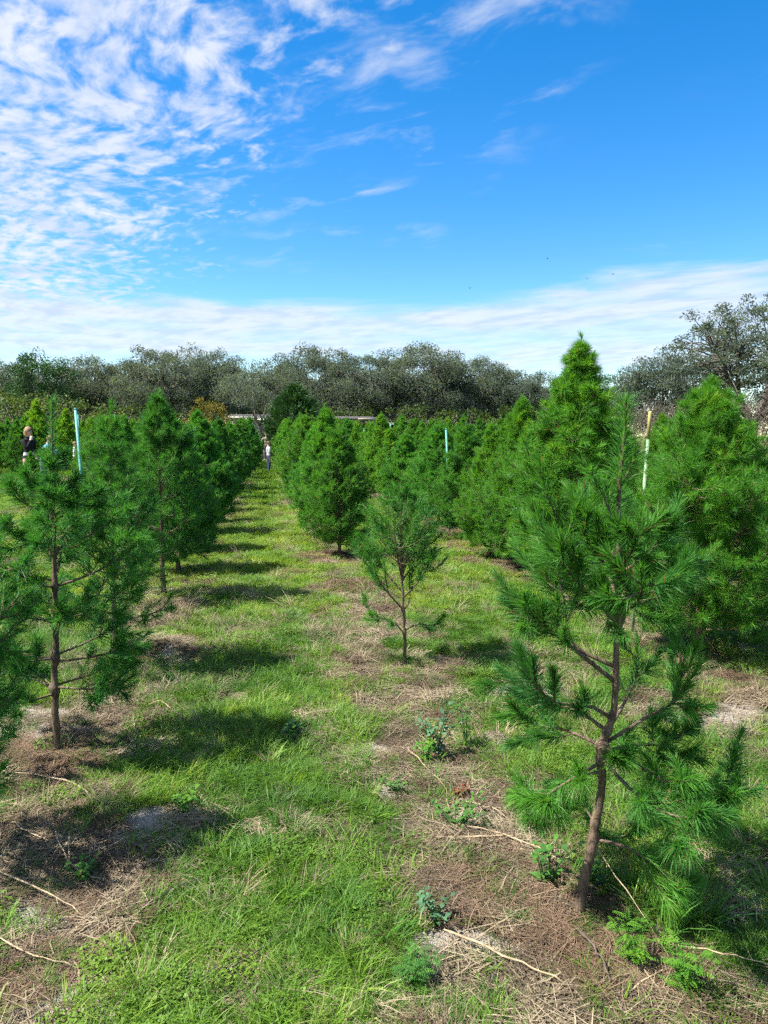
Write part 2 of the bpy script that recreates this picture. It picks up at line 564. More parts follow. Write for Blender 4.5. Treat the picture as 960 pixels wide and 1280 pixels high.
dl = t.node('ShaderNodeVectorMath', operation='LENGTH')
t.l.new(pos, dl.inputs[0])
turf = t.mix(t.step(dl.outputs['Value'], 9, 26), turf, farg)
c = t.mix(at('bare'), turf, soil)
c = t.mix(t.math('MULTIPLY', at('red'), 0.6), c, t.mix(t.step(n2, 0.3, 0.7), (0.09, 0.046, 0.028), (0.21, 0.12, 0.075)))
sandc = t.mix(t.step(n3, 0.3, 0.75), (0.30, 0.26, 0.215), (0.52, 0.47, 0.40))
c = t.mix(t.step(t.math('ADD', at('sand'), t.math('MULTIPLY', t.math('SUBTRACT', n2, 0.5), 1.3)), 0.35, 0.85), c, sandc)
p = principled(t, c, 0.95, 0.15, t.math('ADD', n2, t.math('MULTIPLY', n3, 0.5)), 0.9, 0.03)
t.l.new(p.outputs[0], out.inputs['Surface'])
gmesh = g.mesh('ground', gm, True)
for nm, arr in (('bare', gb), ('sand', gs), ('red', gr)):
    a = gmesh.attributes.new(nm, 'FLOAT', 'POINT')
    a.data.foreach_set('value', arr.astype(np.float32).ravel())
ground = tag(link('ground', gmesh), 'sandy field floor under the rows of pines', kind='structure')


def gz(x, y):
    return float(height(np.array([float(x)]), np.array([float(y)]))[0])


# ------------------------------------------------------------------ grass, ground cover, straw and litter (uncountable)
def blade_tuft(rng, n, rad, h0, h1, wd, lean, seg=3, tint=(0, 1)):
    g = Geo()
    for k in range(n):
        a, r = rng.uniform(0, 2 * math.pi), rad * math.sqrt(rng.uniform())
        b = np.array([r * math.cos(a), r * math.sin(a), -0.01])
        az = a + rng.normal() * 0.9
        L = rng.uniform(h0, h1)
        le = lean * rng.uniform(0.3, 1.3)
        out = np.array([math.cos(az), math.sin(az), 0])
        sd = np.array([-math.sin(az), math.cos(az), 0]) * wd * rng.uniform(.7, 1.25) * .5
        sd = sd * math.cos(az) + out * wd * .25 * math.sin(az * 3)
        pts = []
        for q in range(seg + 1):
            f = q / seg
            pts.append(b + out * (le * f * f * L) + np.array([0, 0, 1]) * (L * f * (1 - 0.35 * le * f)))
        tt = rng.uniform(*tint)
        v, f4, f3 = [], [], []
        for q in range(seg):
            tw = 1 - 0.75 * (q / seg) ** 2
            v += [pts[q] - sd * tw, pts[q] + sd * tw]
        v.append(pts[seg])
        for q in range(seg - 1):
            f4.append((2 * q, 2 * q + 1, 2 * q + 3, 2 * q + 2))
        f3.append((2 * seg - 2, 2 * seg - 1, 2 * seg))
        g.add(v, f3, f4, tt)
    return g


def lying(rng, n, rad, l0, l1, wd, up=0.25):
    g = Geo()
    for k in range(n):
        a, r = rng.uniform(0, 2 * math.pi), rad * math.sqrt(rng.uniform())
        c = np.array([r * math.cos(a), r * math.sin(a), rng.uniform(0.002, 0.018)])
        az = rng.uniform(0, 2 * math.pi)
        L = rng.uniform(l0, l1) * .5
        d = np.array([math.cos(az), math.sin(az), rng.uniform(-.05, up)])
        s = np.array([-math.sin(az), math.cos(az), 0]) * wd * .5 * rng.uniform(.6, 1.4)
        m = c + np.array([-math.sin(az), math.cos(az), .15]) * L * rng.uniform(-.2, .2)
        z = np.array([0, 0, wd * .6])
        v = [c - d * L - s, c - d * L + s, m - s + z, m + s + z, c + d * L - s * .5, c + d * L + s * .5]
        g.add(v, None, [(0, 1, 3, 2), (2, 3, 5, 4)], rng.uniform())
    return g


def leafy_cover(rng, n, rad, size):
    g = Geo()
    for k in range(n):
        a, r = rng.uniform(0, 2 * math.pi), rad * math.sqrt(rng.uniform())
        c = np.array([r * math.cos(a), r * math.sin(a), rng.uniform(0.004, 0.035)])
        az = rng.uniform(0, 2 * math.pi)
        s = size * rng.uniform(.5, 1.3)
        d = np.array([math.cos(az), math.sin(az), rng.uniform(-.1, .7)]) * s
        e = np.array([-math.sin(az), math.cos(az), rng.uniform(-.3, .3)]) * s * .45
        g.add([c, c + d * .5 - e, c + d, c + d * .5 + e], None, [(0, 1, 2, 3)], rng.uniform())
    return g


rngs = np.random.RandomState(11)
tuft_col = bpy.data.collections.new('tuft_sources')
tuft_defs = []


def tuft(name, geo, mat):
    o = bpy.data.objects.new(name, geo.mesh(name, mat))
    tuft_col.objects.link(o)
    tuft_defs.append(name)


# alphabetical order fixes the pick index
for k in range(3):
    tuft('a%d_turf' % k, blade_tuft(rngs, 200, .070, .018, .062, .0036, 1.3, 2), M['grass'])
for k in range(3):
    tuft('b%d_tall' % k, blade_tuft(rngs, 70, .060, .04, .11, .0044, 1.2, 3), M['grass'])
for k in range(2):
    tuft('c%d_cover' % k, leafy_cover(rngs, 420, .075, .0095), M['cover'])
for k in range(3):
    tuft('d%d_straw' % k, lying(rngs, 70, .09, .05, .20, .0030), M['straw'])
for k in range(2):
    tuft('e%d_litter' % k, lying(rngs, 140, .08, .05, .11, .0018), M['litter'])
for k in range(2):
    tuft('f%d_drygrass' % k, blade_tuft(rngs, 46, .06, .05, .17, .0028, 1.4, 3), M['straw'])
for k in range(2):
    tuft('g%d_coarse' % k, blade_tuft(rngs, 60, .22, .05, .12, .012, .8, 2), M['grass'])
TUR, TAL, COV, STR, LIT, DRY, COA = (0, 3), (3, 3), (6, 2), (8, 3), (11, 2), (13, 2), (15, 2)


def in_view(x, y, margin):
    a = np.degrees(np.arctan2(x, y)) - HEADING
    return np.abs(a) < 27 + margin


def scatter(y0, y1, rho, seed):
    r = np.random.RandomState(seed)
    x0, x1 = -y1 * 0.62 - 1, y1 * 1.05 + 1
    n = int((x1 - x0) * (y1 - y0) * rho)
    x, y = r.uniform(x0, x1, n), r.uniform(y0, y1, n)
    k = in_view(x, y, 9)
    return x[k], y[k], r


gp = {'grass': [], 'straw_litter': []}


def emit(layer, x, y, idx, cnt, r, scale, tint, flat=.25, dz=0.0):
    n = len(x)
    if n == 0:
        return
    z = height(x, y) + dz
    rot = np.stack([r.normal(0, flat * .5, n), r.normal(0, flat * .5, n), r.uniform(0, 6.283, n)], -1)
    gp[layer].append((np.stack([x, y, z], -1), rot, idx + r.randint(0, cnt, n), scale * r.uniform(.7, 1.3, n), np.clip(tint, 0, 1)))


for y0, y1, rho, big in ((1.3, 3.4, 440, 0.9), (3.4, 6.0, 270, 1.05), (6.0, 10.0, 105, 1.4), (10.0, 16.0, 40, 2.0)):
    x, y, r = scatter(y0, y1, rho, int(y0 * 10))
    b, sa, re = cover(x, y)
    n1, n2, n3 = fbm(x * 1.3, y * 1.3, 12), fbm(x * 3.5, y * 3.5, 15), fbm(x * .8, y * .8, 21)
    u = r.uniform(size=len(x))
    grassy = u > b * 0.82 + 0.02
    warm = sstep(y, 4.5, 8.0)
    tint = 0.30 + 1.0 * (n2 - .5) + 0.36 * warm + r.normal(0, .13, len(x))
    # low leafy ground cover in patches
    patch = sstep(n1 + .35 * (n2 - .5), .56, .64) * np.where(y < 12, 1, 0)
    u2 = r.uniform(size=len(x))
    isc = grassy & (u2 < patch * np.where(x < -.15, .18, .08))
    tall = grassy & ~isc & (u2 > 1 - (.42 - .36 * warm) * sstep(n3 + .6 * (n2 - .5), .40, .58))
    dry = grassy & ~isc & ~tall & (r.uniform(size=len(x)) / (1 - .7 * warm) < .09 + .38 * sstep(fbm(x * 2.2, y * 2.2, 33), .50, .64))
    tur = grassy & ~isc & ~tall & ~dry
    emit('grass', x[tur], y[tur], *TUR, r, big, tint[tur])
    emit('grass', x[tall], y[tall], *TAL, r, big * np.where(y[tall] < 6, .95, .8), tint[tall] + .06)
    emit('grass', x[isc], y[isc], *COV, r, big, tint[isc] + .2, .1)
    emit('straw_litter', x[dry], y[dry], *DRY, r, big * .8, r.uniform(.2, .9, dry.sum()))
    bare = ~grassy
    red = bare & (r.uniform(size=len(x)) < re * .85)
    st = bare & ~red & (r.uniform(size=len(x)) > sa * .72) & (r.uniform(size=len(x)) < .62)
    emit('straw_litter', x[st], y[st], *STR, r, big * .9, r.uniform(size=st.sum()) ** 1.5, .12)
    ol = bare & ~red & ~st & (r.uniform(size=len(x)) < .5) & (sa < .45)
    emit('straw_litter', x[ol], y[ol], *LIT, r, big, r.uniform(.0, .7, ol.sum()), .08)
    emit('straw_litter', x[red], y[red], *LIT, r, big, r.uniform(.1, 1, red.sum()), .08)
    sm = bare & ~red & ~st & (r.uniform(size=len(x)) < .30) & (sa < .5)
    emit('grass', x[sm], y[sm], *TUR, r, big * .65, tint[sm] + .1)
for y0, y1, rho, big in ((16.0, 26.0, 24, 1.0), (26.0, 46.0, 7, 1.5)):
    x, y, r = scatter(y0, y1, rho, int(y0 * 10))
    b, sa, re = cover(x, y)
    k = r.uniform(size=len(x)) > b * .8
    n2 = fbm(x * 1.5, y * 1.5, 15)
    emit('grass', x[k], y[k], *COA, r, big, (.42 + .8 * (n2 - .5) + r.normal(0, .1, len(x)))[k])
    k = ~k
    emit('straw_litter', x[k], y[k], *STR, r, 3.0, r.uniform(.1, .6, k.sum()), .1)


def scatter_object(name, label, cat, layer):
    P = [np.concatenate([q[i] for q in gp[layer]]) for i in range(5)]
    me = bpy.data.meshes.new(name)
    me.vertices.add(len(P[0]))
    me.vertices.foreach_set('co', P[0].astype(np.float32).ravel())
    for nm, ty, arr in (('rot', 'FLOAT_VECTOR', P[1]), ('pick', 'INT', P[2]), ('scl', 'FLOAT', P[3]), ('tint', 'FLOAT', P[4])):
        a = me.attributes.new(nm, ty, 'POINT')
        a.data.foreach_set('vector' if ty == 'FLOAT_VECTOR' else 'value', arr.astype(np.int32 if ty == 'INT' else np.float32).ravel())
    o = link(name, me)
    ng = bpy.data.node_groups.new(name, 'GeometryNodeTree')
    ng.interface.new_socket('Geometry', in_out='INPUT', socket_type='NodeSocketGeometry')
    ng.interface.new_socket('Geometry', in_out='OUTPUT', socket_type='NodeSocketGeometry')
    N, Lk = ng.nodes, ng.links
    gi, go = N.new('NodeGroupInput'), N.new('NodeGroupOutput')
    ip = N.new('GeometryNodeInstanceOnPoints')
    ci = N.new('GeometryNodeCollectionInfo')
    ci.inputs['Collection'].default_value = tuft_col
    ci.inputs['Separate Children'].default_value = True
    ci.inputs['Reset Children'].default_value = True

    def na(nm, ty):
        q = N.new('GeometryNodeInputNamedAttribute')
        q.data_type = ty
        q.inputs['Name'].default_value = nm
        return q.outputs['Attribute']
    Lk.new(gi.outputs[0], ip.inputs['Points'])
    Lk.new(ci.outputs[0], ip.inputs['Instance'])
    ip.inputs['Pick Instance'].default_value = True
    Lk.new(na('pick', 'INT'), ip.inputs['Instance Index'])
    Lk.new(na('rot', 'FLOAT_VECTOR'), ip.inputs['Rotation'])
    Lk.new(na('scl', 'FLOAT'), ip.inputs['Scale'])
    Lk.new(ip.outputs[0], go.inputs[0])
    md = o.modifiers.new('tufts', 'NODES')
    md.node_group = ng
    tag(o, label, cat, None, 'stuff')
    return o


scatter_object('grass', 'short green grass and leafy ground cover between the pine rows', 'grass', 'grass')
scatter_object('straw_litter', 'dry straw and fallen pine needles on the bare strips', 'straw', 'straw_litter')

# ------------------------------------------------------------------ pines


def brush(nd, path, t0, n, L, wd, rng, tint, spread=(28, 62), droop=.12, seg=1, t1=1.0):
    """needles all round a shoot, leaning forward, tighter towards the tip"""
    path = np.asarray(path)
    m = len(path)
    tt = t0 + (t1 - t0) * rng.uniform(size=n) ** 0.85
    u = tt * (m - 1)
    i = np.minimum(u.astype(int), m - 2)
    f = (u - i)[:, None]
    base = path[i] * (1 - f) + path[i + 1] * f
    tan = path[i + 1] - path[i]
    tan /= np.linalg.norm(tan, axis=1)[:, None] + 1e-9
    r = rng.normal(size=(n, 3))
    lat = r - tan * np.sum(r * tan, 1)[:, None]
    lat /= np.linalg.norm(lat, axis=1)[:, None] + 1e-9
    k = np.clip((tt - t0) / max(1e-6, t1 - t0), 0, 1)
    ang = np.radians(spread[1] + (spread[0] - spread[1]) * k + rng.normal(0, 9, n))
    d = tan * np.cos(ang)[:, None] + lat * np.sin(ang)[:, None]
    ln = L * rng.uniform(.65, 1.1, n) * (1 - .25 * k)
    tn = np.clip(tint + rng.normal(0, .10, n) + .12 * k, .07, 1)
    tn = np.where(rng.uniform(size=n) < .012 + .07 * (k < .12), 0.0, tn)
    nd.needles(base, d, ln, wd * rng.uniform(.75, 1.2, n), droop * rng.uniform(.2, 1.6, n), tn, seg, rng)


class Style:
    def __init__(s, **k):
        s.needle, s.width, s.per, s.seg, s.droop = .085, .0022, 110, 1, .12
        s.tint, s.shoot, s.sub, s.subs, s.sides, s.spread = .35, .20, .5, 5, 5, (25, 60)
        s.start, s.upturn, s.tert = .30, .4, 0
        s.__dict__.update(k)


def branch_geo(wd, nd, path, r0, st, rng, tint):
    """a limb along path with side shoots; wood into wd, needles into nd"""
    n = max(6, len(path) * 3)
    P = spline(path, n)
    Lb = float(np.sum(np.linalg.norm(np.diff(P, axis=0), axis=1)))
    wd.tube(P, np.linspace(r0, max(.0012, r0 * .28), n), st.sides)
    tan = np.gradient(P, axis=0)
    t_tip = max(.25, 1 - st.shoot * 1.25 / max(Lb, .05))
    brush(nd, P, t_tip, int(st.per * 1.2), st.needle, st.width, rng, tint, st.spread, st.droop, st.seg)
    nsub = max(1, int(round(st.subs * Lb / .4)))
    sgn = 1
    for k in range(nsub):
        t = st.start + (.96 - st.start) * (k + rng.uniform(.1, .9)) / nsub
        i = int(t * (n - 1))
        T = unit(tan[i])
        side = unit(np.cross(T, (0, 0, 1)) + 1e-6)
        sgn = -sgn
        ph = rng.uniform(-.9, .9)
        lat = side * sgn * math.cos(ph) + np.array([0, 0, 1]) * math.sin(ph)
        ls = min(st.sub * Lb, .42) * rng.uniform(.55, 1.1) * (1.1 - .55 * t)
        d0 = unit(T * rng.uniform(.45, .9) + lat * .8)
        a = P[i]
        b = a + d0 * ls * .5
        c = b + unit(d0 + np.array([0, 0, st.upturn])) * ls * .55
        Q = spline([a, b, c], 6)
        wd.tube(Q, np.linspace(max(.0016, r0 * .4), .0011, 6), 4)
        tn = tint + rng.normal(0, .08)
        t0 = max(.18, 1 - st.shoot / max(ls, .03))
        brush(nd, Q, t0, st.per, st.needle, st.width, rng, tn, st.spread, st.droop, st.seg)
        for q in range(st.tert):
            e = rng.uniform(.35, .85)
            a2 = Q[int(e * 5)]
            d2 = unit(unit(Q[-1] - Q[0]) * .7 + rng.normal(0, .55, 3) + np.array([0, 0, .25]))
            l2 = ls * rng.uniform(.3, .55)
            Q2 = spline([a2, a2 + d2 * l2 * .5, a2 + d2 * l2 + np.array([0, 0, .12 * l2])], 4)
            brush(nd, Q2, .12, int(st.per * .75), st.needle * .95, st.width, rng, tn, st.spread, st.droop, st.seg)


def whorl_paths(rng, trunk, h, clear, rad, step, per, prof, el0=12, el1=62, jit=.2):
    """branch centre lines arranged in whorls up a trunk"""
    out = []
    z = clear
    k = 0
    while z < h * .96:
        f = (z - clear) / (h - clear)
        m = max(3, int(round(per * (1 - .35 * f) + rng.uniform(-.6, .6))))
        a0 = rng.uniform(0, 6.28)
        for j in range(m):
            az = a0 + j * 6.283 / m + rng.normal(0, .25)
            L = rad * prof(f) * rng.uniform(1 - jit, 1 + jit)
            if L < .05:
                L = .05
            el = R(el0 + (el1 - el0) * f ** .8 + rng.normal(0, 6))
            zz = z + rng.normal(0, step * .16)
            i = np.interp(zz, trunk[:, 2], np.arange(len(trunk)))
            ib = min(int(i), len(trunk) - 2)
            b = trunk[ib] + (trunk[ib + 1] - trunk[ib]) * (i - ib)
            hd = np.array([math.cos(az), math.sin(az), 0])
            p1 = b + (hd * math.cos(el) + np.array([0, 0, math.sin(el)])) * L * .5
            e2 = el + R(rng.uniform(4, 26))
            p2 = p1 + (hd * math.cos(e2) + np.array([0, 0, math.sin(e2)])) * L * .55
            out.append((f, [b, p1, p2]))
        z += step * (1 - .45 * f) * rng.uniform(.8, 1.2)
        k += 1
    return out


def trunk_path(rng, h, wob, n=14):
    z = np.linspace(0, h, n)
    x = np.cumsum(rng.normal(0, wob, n)) * .5
    y = np.cumsum(rng.normal(0, wob, n)) * .5
    x -= x[0]
    y -= y[0]
    return np.stack([x, y, z], -1)


def trunk_geo(P, r0, r1, sides=8, flare=1.25, rough=0.0, knots=()):
    g = Geo()
    n = len(P)
    r = r0 + (r1 - r0) * np.linspace(0, 1, n) ** .85
    r[0] *= flare
    for z in knots:
        r *= 1 + .28 * np.exp(-((np.asarray(P)[:, 2] - z) / .012) ** 2)
    Q = np.array(P, float)
    Q[0, 2] -= .06
    g.tube(Q, r, sides, rough=rough)
    return g


cone = lambda f: (1 - f) ** .84 * (.64 + .38 * min(1, f / .16)) + .03
plump = lambda f: (1 - f ** 1.4) ** 1.0 * (.62 + .38 * min(1, f / .22)) + .05
airy = lambda f: (1 - f) ** .85 * (.65 + .35 * min(1, f / .15)) + .07


def at_z(T, z):
    T = np.asarray(T, float)
    return np.array([np.interp(z, T[:, 2], T[:, i]) for i in range(3)])


def pine_meshes(name, seed, h, clear, rad, step, per, prof, st, r0=None, el=(12, 60), wob=.006, bark_m='bark'):
    rng = np.random.RandomState(seed)
    T = trunk_path(rng, h, wob)
    wood, nd = Geo(), Geo()
    for f, p in whorl_paths(rng, T, h, clear, rad, step, per, prof, el[0], el[1]):
        Lb = np.linalg.norm(np.array(p[-1]) - p[0])
        branch_geo(wood, nd, p, .004 + .010 * Lb, st, rng, st.tint + .12 * f + rng.normal(0, .07))
    top = spline([T[-3], T[-1] + np.array([0, 0, .04])], 6)
    brush(nd, top, 0.1, int(st.per * 1.4), st.needle, st.width, rng, st.tint + .15, (20, 55), .05, st.seg)
    for k in range(5):                       # candle-like shoots crowding round the leader
        a = k * .9 + rng.normal(0, .3)
        zb = h * rng.uniform(.84, .97)
        hd = np.array([math.cos(a), math.sin(a), 0])
        Lc = rng.uniform(.05, .10) * (.6 if k == 0 else 1)
        b = at_z(T, zb) if k else T[-1]
        Q = spline([b, b + (hd * .30 + np.array([0, 0, .8])) * Lc, b + (hd * (.36 if k else .05) + np.array([0, 0, 1.5])) * Lc], 5)
        wood.tube(Q, np.linspace(.004, .0015, 5), 4)
        brush(nd, Q, .15, int(st.per * .9), st.needle * .85, st.width, rng, st.tint + .2, (22, 50), .04, st.seg)
    return (trunk_geo(T, r0 or .013 * h + .006, .004).mesh(name + '_trunk', M[bark_m], True), wood.mesh(name + '_branches', M[bark_m], True), nd.mesh(name + '_needles', M['needles']))


KINDS = {}
# close, full Christmas trees
KINDS['full_a'] = pine_meshes('full_a', 21, 1.90, .20, .78, .135, 7, cone, Style(per=62, width=.0034, needle=.095, subs=8, seg=1, tert=3, sub=.55, tint=.45), el=(10, 64))
KINDS['full_b'] = pine_meshes('full_b', 22, 1.90, .26, .60, .125, 7, cone, Style(per=44, width=.0046, needle=.085, subs=9, tert=3, sub=.6, tint=.44), el=(8, 62))
KINDS['full_c'] = pine_meshes('full_c', 23, 1.90, .24, .64, .13, 7, plump, Style(per=40, width=.0048, needle=.085, subs=8, tert=3, sub=.55, tint=.38), el=(6, 58))
KINDS['full_d'] = pine_meshes('full_d', 24, 1.90, .22, .58, .125, 7, cone, Style(per=44, width=.0046, needle=.09, subs=9, tert=3, sub=.65, tint=.47), el=(10, 64))
# looser, darker trees
KINDS['loose_a'] = pine_meshes('loose_a', 31, 1.80, .42, .56, .165, 6, airy, Style(per=75, width=.0032, needle=.09, subs=7, seg=1, tert=2, sub=.6, tint=.26), r0=.024, el=(12, 55), wob=.010)
KINDS['loose_b'] = pine_meshes('loose_b', 32, 1.75, .36, .50, .17, 5, airy, Style(per=70, width=.0032, needle=.09, subs=7, seg=1, tert=1, sub=.55, tint=.30), r0=.020, el=(15, 60), wob=.010)
# distant trees: coarser needles
KINDS['far_a'] = pine_meshes('far_a', 41, 1.90, .20, .66, .20, 6, plump, Style(per=22, width=.014, needle=.11, subs=5, tert=3, sub=.55, tint=.38, sides=3), el=(8, 60))
KINDS['far_b'] = pine_meshes('far_b', 42, 1.90, .22, .58, .20, 6, cone, Style(per=22, width=.014, needle=.11, subs=5, tert=3, sub=.6, tint=.44, sides=3), el=(10, 64))
KINDS['far_c'] = pine_meshes('far_c', 43, 1.90, .18, .62, .20, 6, plump, Style(per=22, width=.014, needle=.11, subs=5, tert=3, sub=.6, tint=.32, sides=3), el=(10, 64))
KH = {k: (1.99 if k[:4] != 'loos' else (1.93 if k[-1] == 'a' else 1.88)) for k in KINDS}


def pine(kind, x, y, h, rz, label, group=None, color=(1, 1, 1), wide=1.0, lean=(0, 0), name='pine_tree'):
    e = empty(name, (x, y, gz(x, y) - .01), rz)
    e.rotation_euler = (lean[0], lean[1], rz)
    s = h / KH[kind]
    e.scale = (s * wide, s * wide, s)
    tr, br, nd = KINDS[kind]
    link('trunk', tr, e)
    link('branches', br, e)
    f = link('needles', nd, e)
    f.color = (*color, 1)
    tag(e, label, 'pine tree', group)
    return e


def detailed_pine(x, y, trunk, limbs, st, r0, label, seed, color=(1, 1, 1), leader=None, bark_m='bark', head=R(-HEADING)):
    """a near pine: every limb is a part of its own, with its needles as sub-part"""
    rng = np.random.RandomState(seed)
    e = empty('pine_tree', (x, y, gz(x, y)), head)
    T = spline(trunk, 110)
    T[:, 0] += np.interp(np.arange(110), np.arange(0, 110, 6), rng.normal(0, .0022, 19))
    g = trunk_geo(T, r0, .0035, 12, 1.35, .09, [p[0][2] for p, _, _ in limbs])
    tr = link('trunk', g.mesh('near_trunk', M[bark_m], True), e)
    for p, tint, over in limbs:
        tint = .07 + tint * 1.0 + rng.normal(0, .06)
        wd, nd = Geo(), Geo()
        s2 = Style(**{**st.__dict__, **over})
        Lb = np.linalg.norm(np.array(p[-1]) - p[0])
        branch_geo(wd, nd, p, over.get('r', .0035 + .008 * Lb), s2, rng, tint)
        b = link('branch', wd.mesh('near_branch', M[bark_m], True), e)
        f = link('needles', nd.mesh('near_needles', M['needles']), b)
        f.color = (*color, 1)
    nd = Geo()
    a, b, n, L = leader
    brush(nd, T, a, n, L, st.width, rng, st.tint, (35, 70), .1, st.seg, b)
    f = link('leader_needles', nd.mesh('leader_needles', M['needles']), e)
    f.color = (*color, 1)
    tag(e, label, 'pine tree')
    return e


# --- the nearest pine, right of the lane: crooked trunk, open lower limbs
HT = [(0, 0, 0), (.034, .005, .224), (.062, .01, .38), (.060, .0, .534), (.091, -.005, .673), (.097, 0, .886), (.096, .01, 1.082), (.095, .01, 1.323), (.096, .005, 1.465), (.101, 0, 1.60)]
fine = Style(needle=.082, width=.0021, per=190, seg=2, shoot=.22, subs=5, sub=.55, tint=.36, sides=6, droop=.14, tert=0, spread=(16, 46))
HL = []
low_ = dict(droop=.32, spread=(22, 56), tert=1)


def limb(T, z, *pts, tint=.3, **over):
    b = at_z(T, z)
    return ([b] + [np.array(p, float) for p in pts], tint, over)


HL += [limb(HT, .756, (-.026, -.03, .853), (-.10, -.06, .915), (-.166, -.08, .967), (-.225, -.09, 1.04), tint=.18, start=.40, subs=8, r=.0085),
       limb(HT, .80, (-.033, .02, .87), (-.071, .0, 1.026), (-.10, -.02, 1.155), (-.099, -.03, 1.30), tint=.42, start=.35, subs=7, r=.007),
       limb(HT, .903, (.150, .02, 1.026), (.19, .03, 1.075), (.215, .04, 1.17), tint=.34, start=.4, subs=7, r=.007),
       limb(HT, .643, (.002, -.04, .694), (-.121, -.10, .731), (-.22, -.12, .84), tint=.22, start=.35, subs=8, r=.0075),
       limb(HT, .60, (.0, .10, .63), (-.12, .2, .64), (-.20, .26, .70), tint=.3, subs=5),
       limb(HT, .559, (.207, .04, .628), (.296, .05, .681), (.330, .06, .83), tint=.36, start=.45, subs=7, r=.006),
       limb(HT, .60, (.17, .14, .64), (.24, .24, .70), (.26, .30, .80), tint=.3, subs=3, start=.45),
       limb(HT, .547, (.18, -.06, .50), (.306, -.10, .43), (.43, -.10, .50), tint=.28, subs=8, per=200, **low_),
       limb(HT, .53, (.17, .06, .53), (.29, .10, .52), (.39, .12, .57), tint=.30, subs=8, **low_),
       limb(HT, .51, (.12, -.15, .47), (.20, -.24, .45), (.28, -.30, .49), tint=.32, subs=7, **low_),
       limb(HT, .50, (-.041, -.05, .47), (-.126, -.09, .44), (-.185, -.11, .43), tint=.45, subs=6, **low_),
       limb(HT, .55, (-.02, .10, .56), (-.11, .16, .56), (-.17, .18, .60), tint=.35, subs=6),
       limb(HT, .47, (-.02, .05, .42), (-.07, .08, .35), (-.13, .10, .33), tint=.5, subs=4, **low_),
       limb(HT, .25, (.139, -.03, .24), (.241, -.06, .18), (.31, -.08, .12), tint=.52, subs=6, per=130, **low_),
       limb(HT, .22, (.10, .10, .20), (.18, .18, .16), (.26, .22, .16), tint=.45, subs=4, **low_),
       limb(HT, .30, (.02, .06, .33), (-.03, .10, .33), tint=.5, subs=4, per=110),
       limb(HT, .56, (.07, -.09, .56), (.08, -.16, .57), tint=.3, subs=5),
       # crown
       limb(HT, .93, (.02, -.08, 1.01), (-.07, -.14, 1.09), (-.15, -.16, 1.20), tint=.38, subs=9),
       limb(HT, .95, (.03, .10, 1.02), (-.06, .18, 1.10), (-.15, .22, 1.20), tint=.36, subs=8),
       limb(HT, .97, (.17, -.08, 1.03), (.22, -.12, 1.08), (.25, -.14, 1.17), tint=.22, subs=9),
       limb(HT, .98, (.16, .10, 1.05), (.20, .17, 1.12), (.235, .20, 1.22), tint=.3, subs=8),
       limb(HT, .96, (.10, -.12, 1.02), (.09, -.22, 1.07), (.07, -.27, 1.15), tint=.40, subs=9),
       limb(HT, 1.0, (.10, .12, 1.07), (.10, .2, 1.15), (.1, .24, 1.24), tint=.3, subs=7),
       limb(HT, 1.05, (.04, -.04, 1.12), (-.02, -.07, 1.20), (-.06, -.08, 1.31), tint=.44, subs=8),
       limb(HT, 1.08, (.15, -.04, 1.14), (.20, -.06, 1.20), (.235, -.07, 1.28), tint=.34, subs=7),
       limb(HT, 1.10, (.10, -.07, 1.15), (.10, -.12, 1.20), (.11, -.14, 1.28), tint=.40, subs=7),
       limb(HT, 1.12, (.07, .06, 1.18), (.03, .10, 1.24), (.0, .12, 1.31), tint=.34, subs=6),
       # thin top sprigs
       limb(HT, 1.20, (.06, -.02, 1.27), (.02, -.03, 1.35), (-.03, -.035, 1.42), tint=.42, subs=1.2, per=110, start=.8, shoot=.10, r=.004),
       limb(HT, 1.22, (.065, .01, 1.28), (.05, .015, 1.355), tint=.3, subs=.5, per=60, start=.9, shoot=.06, r=.0035),
       limb(HT, 1.36, (.115, -.01, 1.40), (.13, -.015, 1.45), tint=.4, subs=.5, per=60, start=.9, shoot=.05, r=.003)]
detailed_pine(.94, 2.16, HT, HL, fine, .0165, 'nearest pine right of the grass lane, with crooked bare trunk and open lower limbs', 5, leader=(.70, 1.0, 620, .090), bark_m='bark')

# --- thin young pine standing beyond it in the same row
TT = [(0, 0, 0), (-.001, 0, .216), (-.006, 0, .323), (-.02, 0, .55), (-.028, 0, .74), (-.028, 0, .93), (-.029, 0, 1.17)]
mid = Style(needle=.085, width=.0032, per=150, seg=1, shoot=.20, subs=6, sub=.6, tint=.26, sides=5)
rt = np.random.RandomState(71)
TL = [limb(TT, .36, (.030, 0, .42), (.03, 0, .60), (.035, .02, .80), tint=.2, subs=3, start=.4, r=.006),
      limb(TT, .36, (-.10, -.04, .47), (-.185, -.06, .58), (-.30, -.08, .75), tint=.3, subs=5),
      limb(TT, .20, (-.08, -.03, .29), (-.18, -.05, .33), (-.27, -.06, .42), tint=.35, subs=4),
      limb(TT, .22, (.08, .05, .25), (.16, .07, .24), (.24, .08, .25), tint=.2, subs=3),
      limb(TT, .44, (.08, -.05, .55), (.14, -.08, .66), (.19, -.10, .78), tint=.15, subs=6),
      limb(TT, .48, (-.11, .06, .58), (-.2, .10, .70), (-.26, .12, .83), tint=.3, subs=6),
      limb(TT, .55, (.06, .09, .65), (.10, .16, .75), (.13, .20, .86), tint=.2, subs=6)]
for z in (.58, .64, .70, .77, .84, .91, .98, 1.05):
    for q in range(4):
        a = rt.uniform(0, 6.28)
        L = (1.22 - z) * .42 * rt.uniform(.7, 1.2) + .04
        b = at_z(TT, z)
        TL.append(limb(TT, z, b + np.array([math.cos(a) * L * .5, math.sin(a) * L * .5, L * .45]), b + np.array([math.cos(a) * L, math.sin(a) * L, L * 1.15]), tint=rt.uniform(.12, .38), subs=5, per=55))
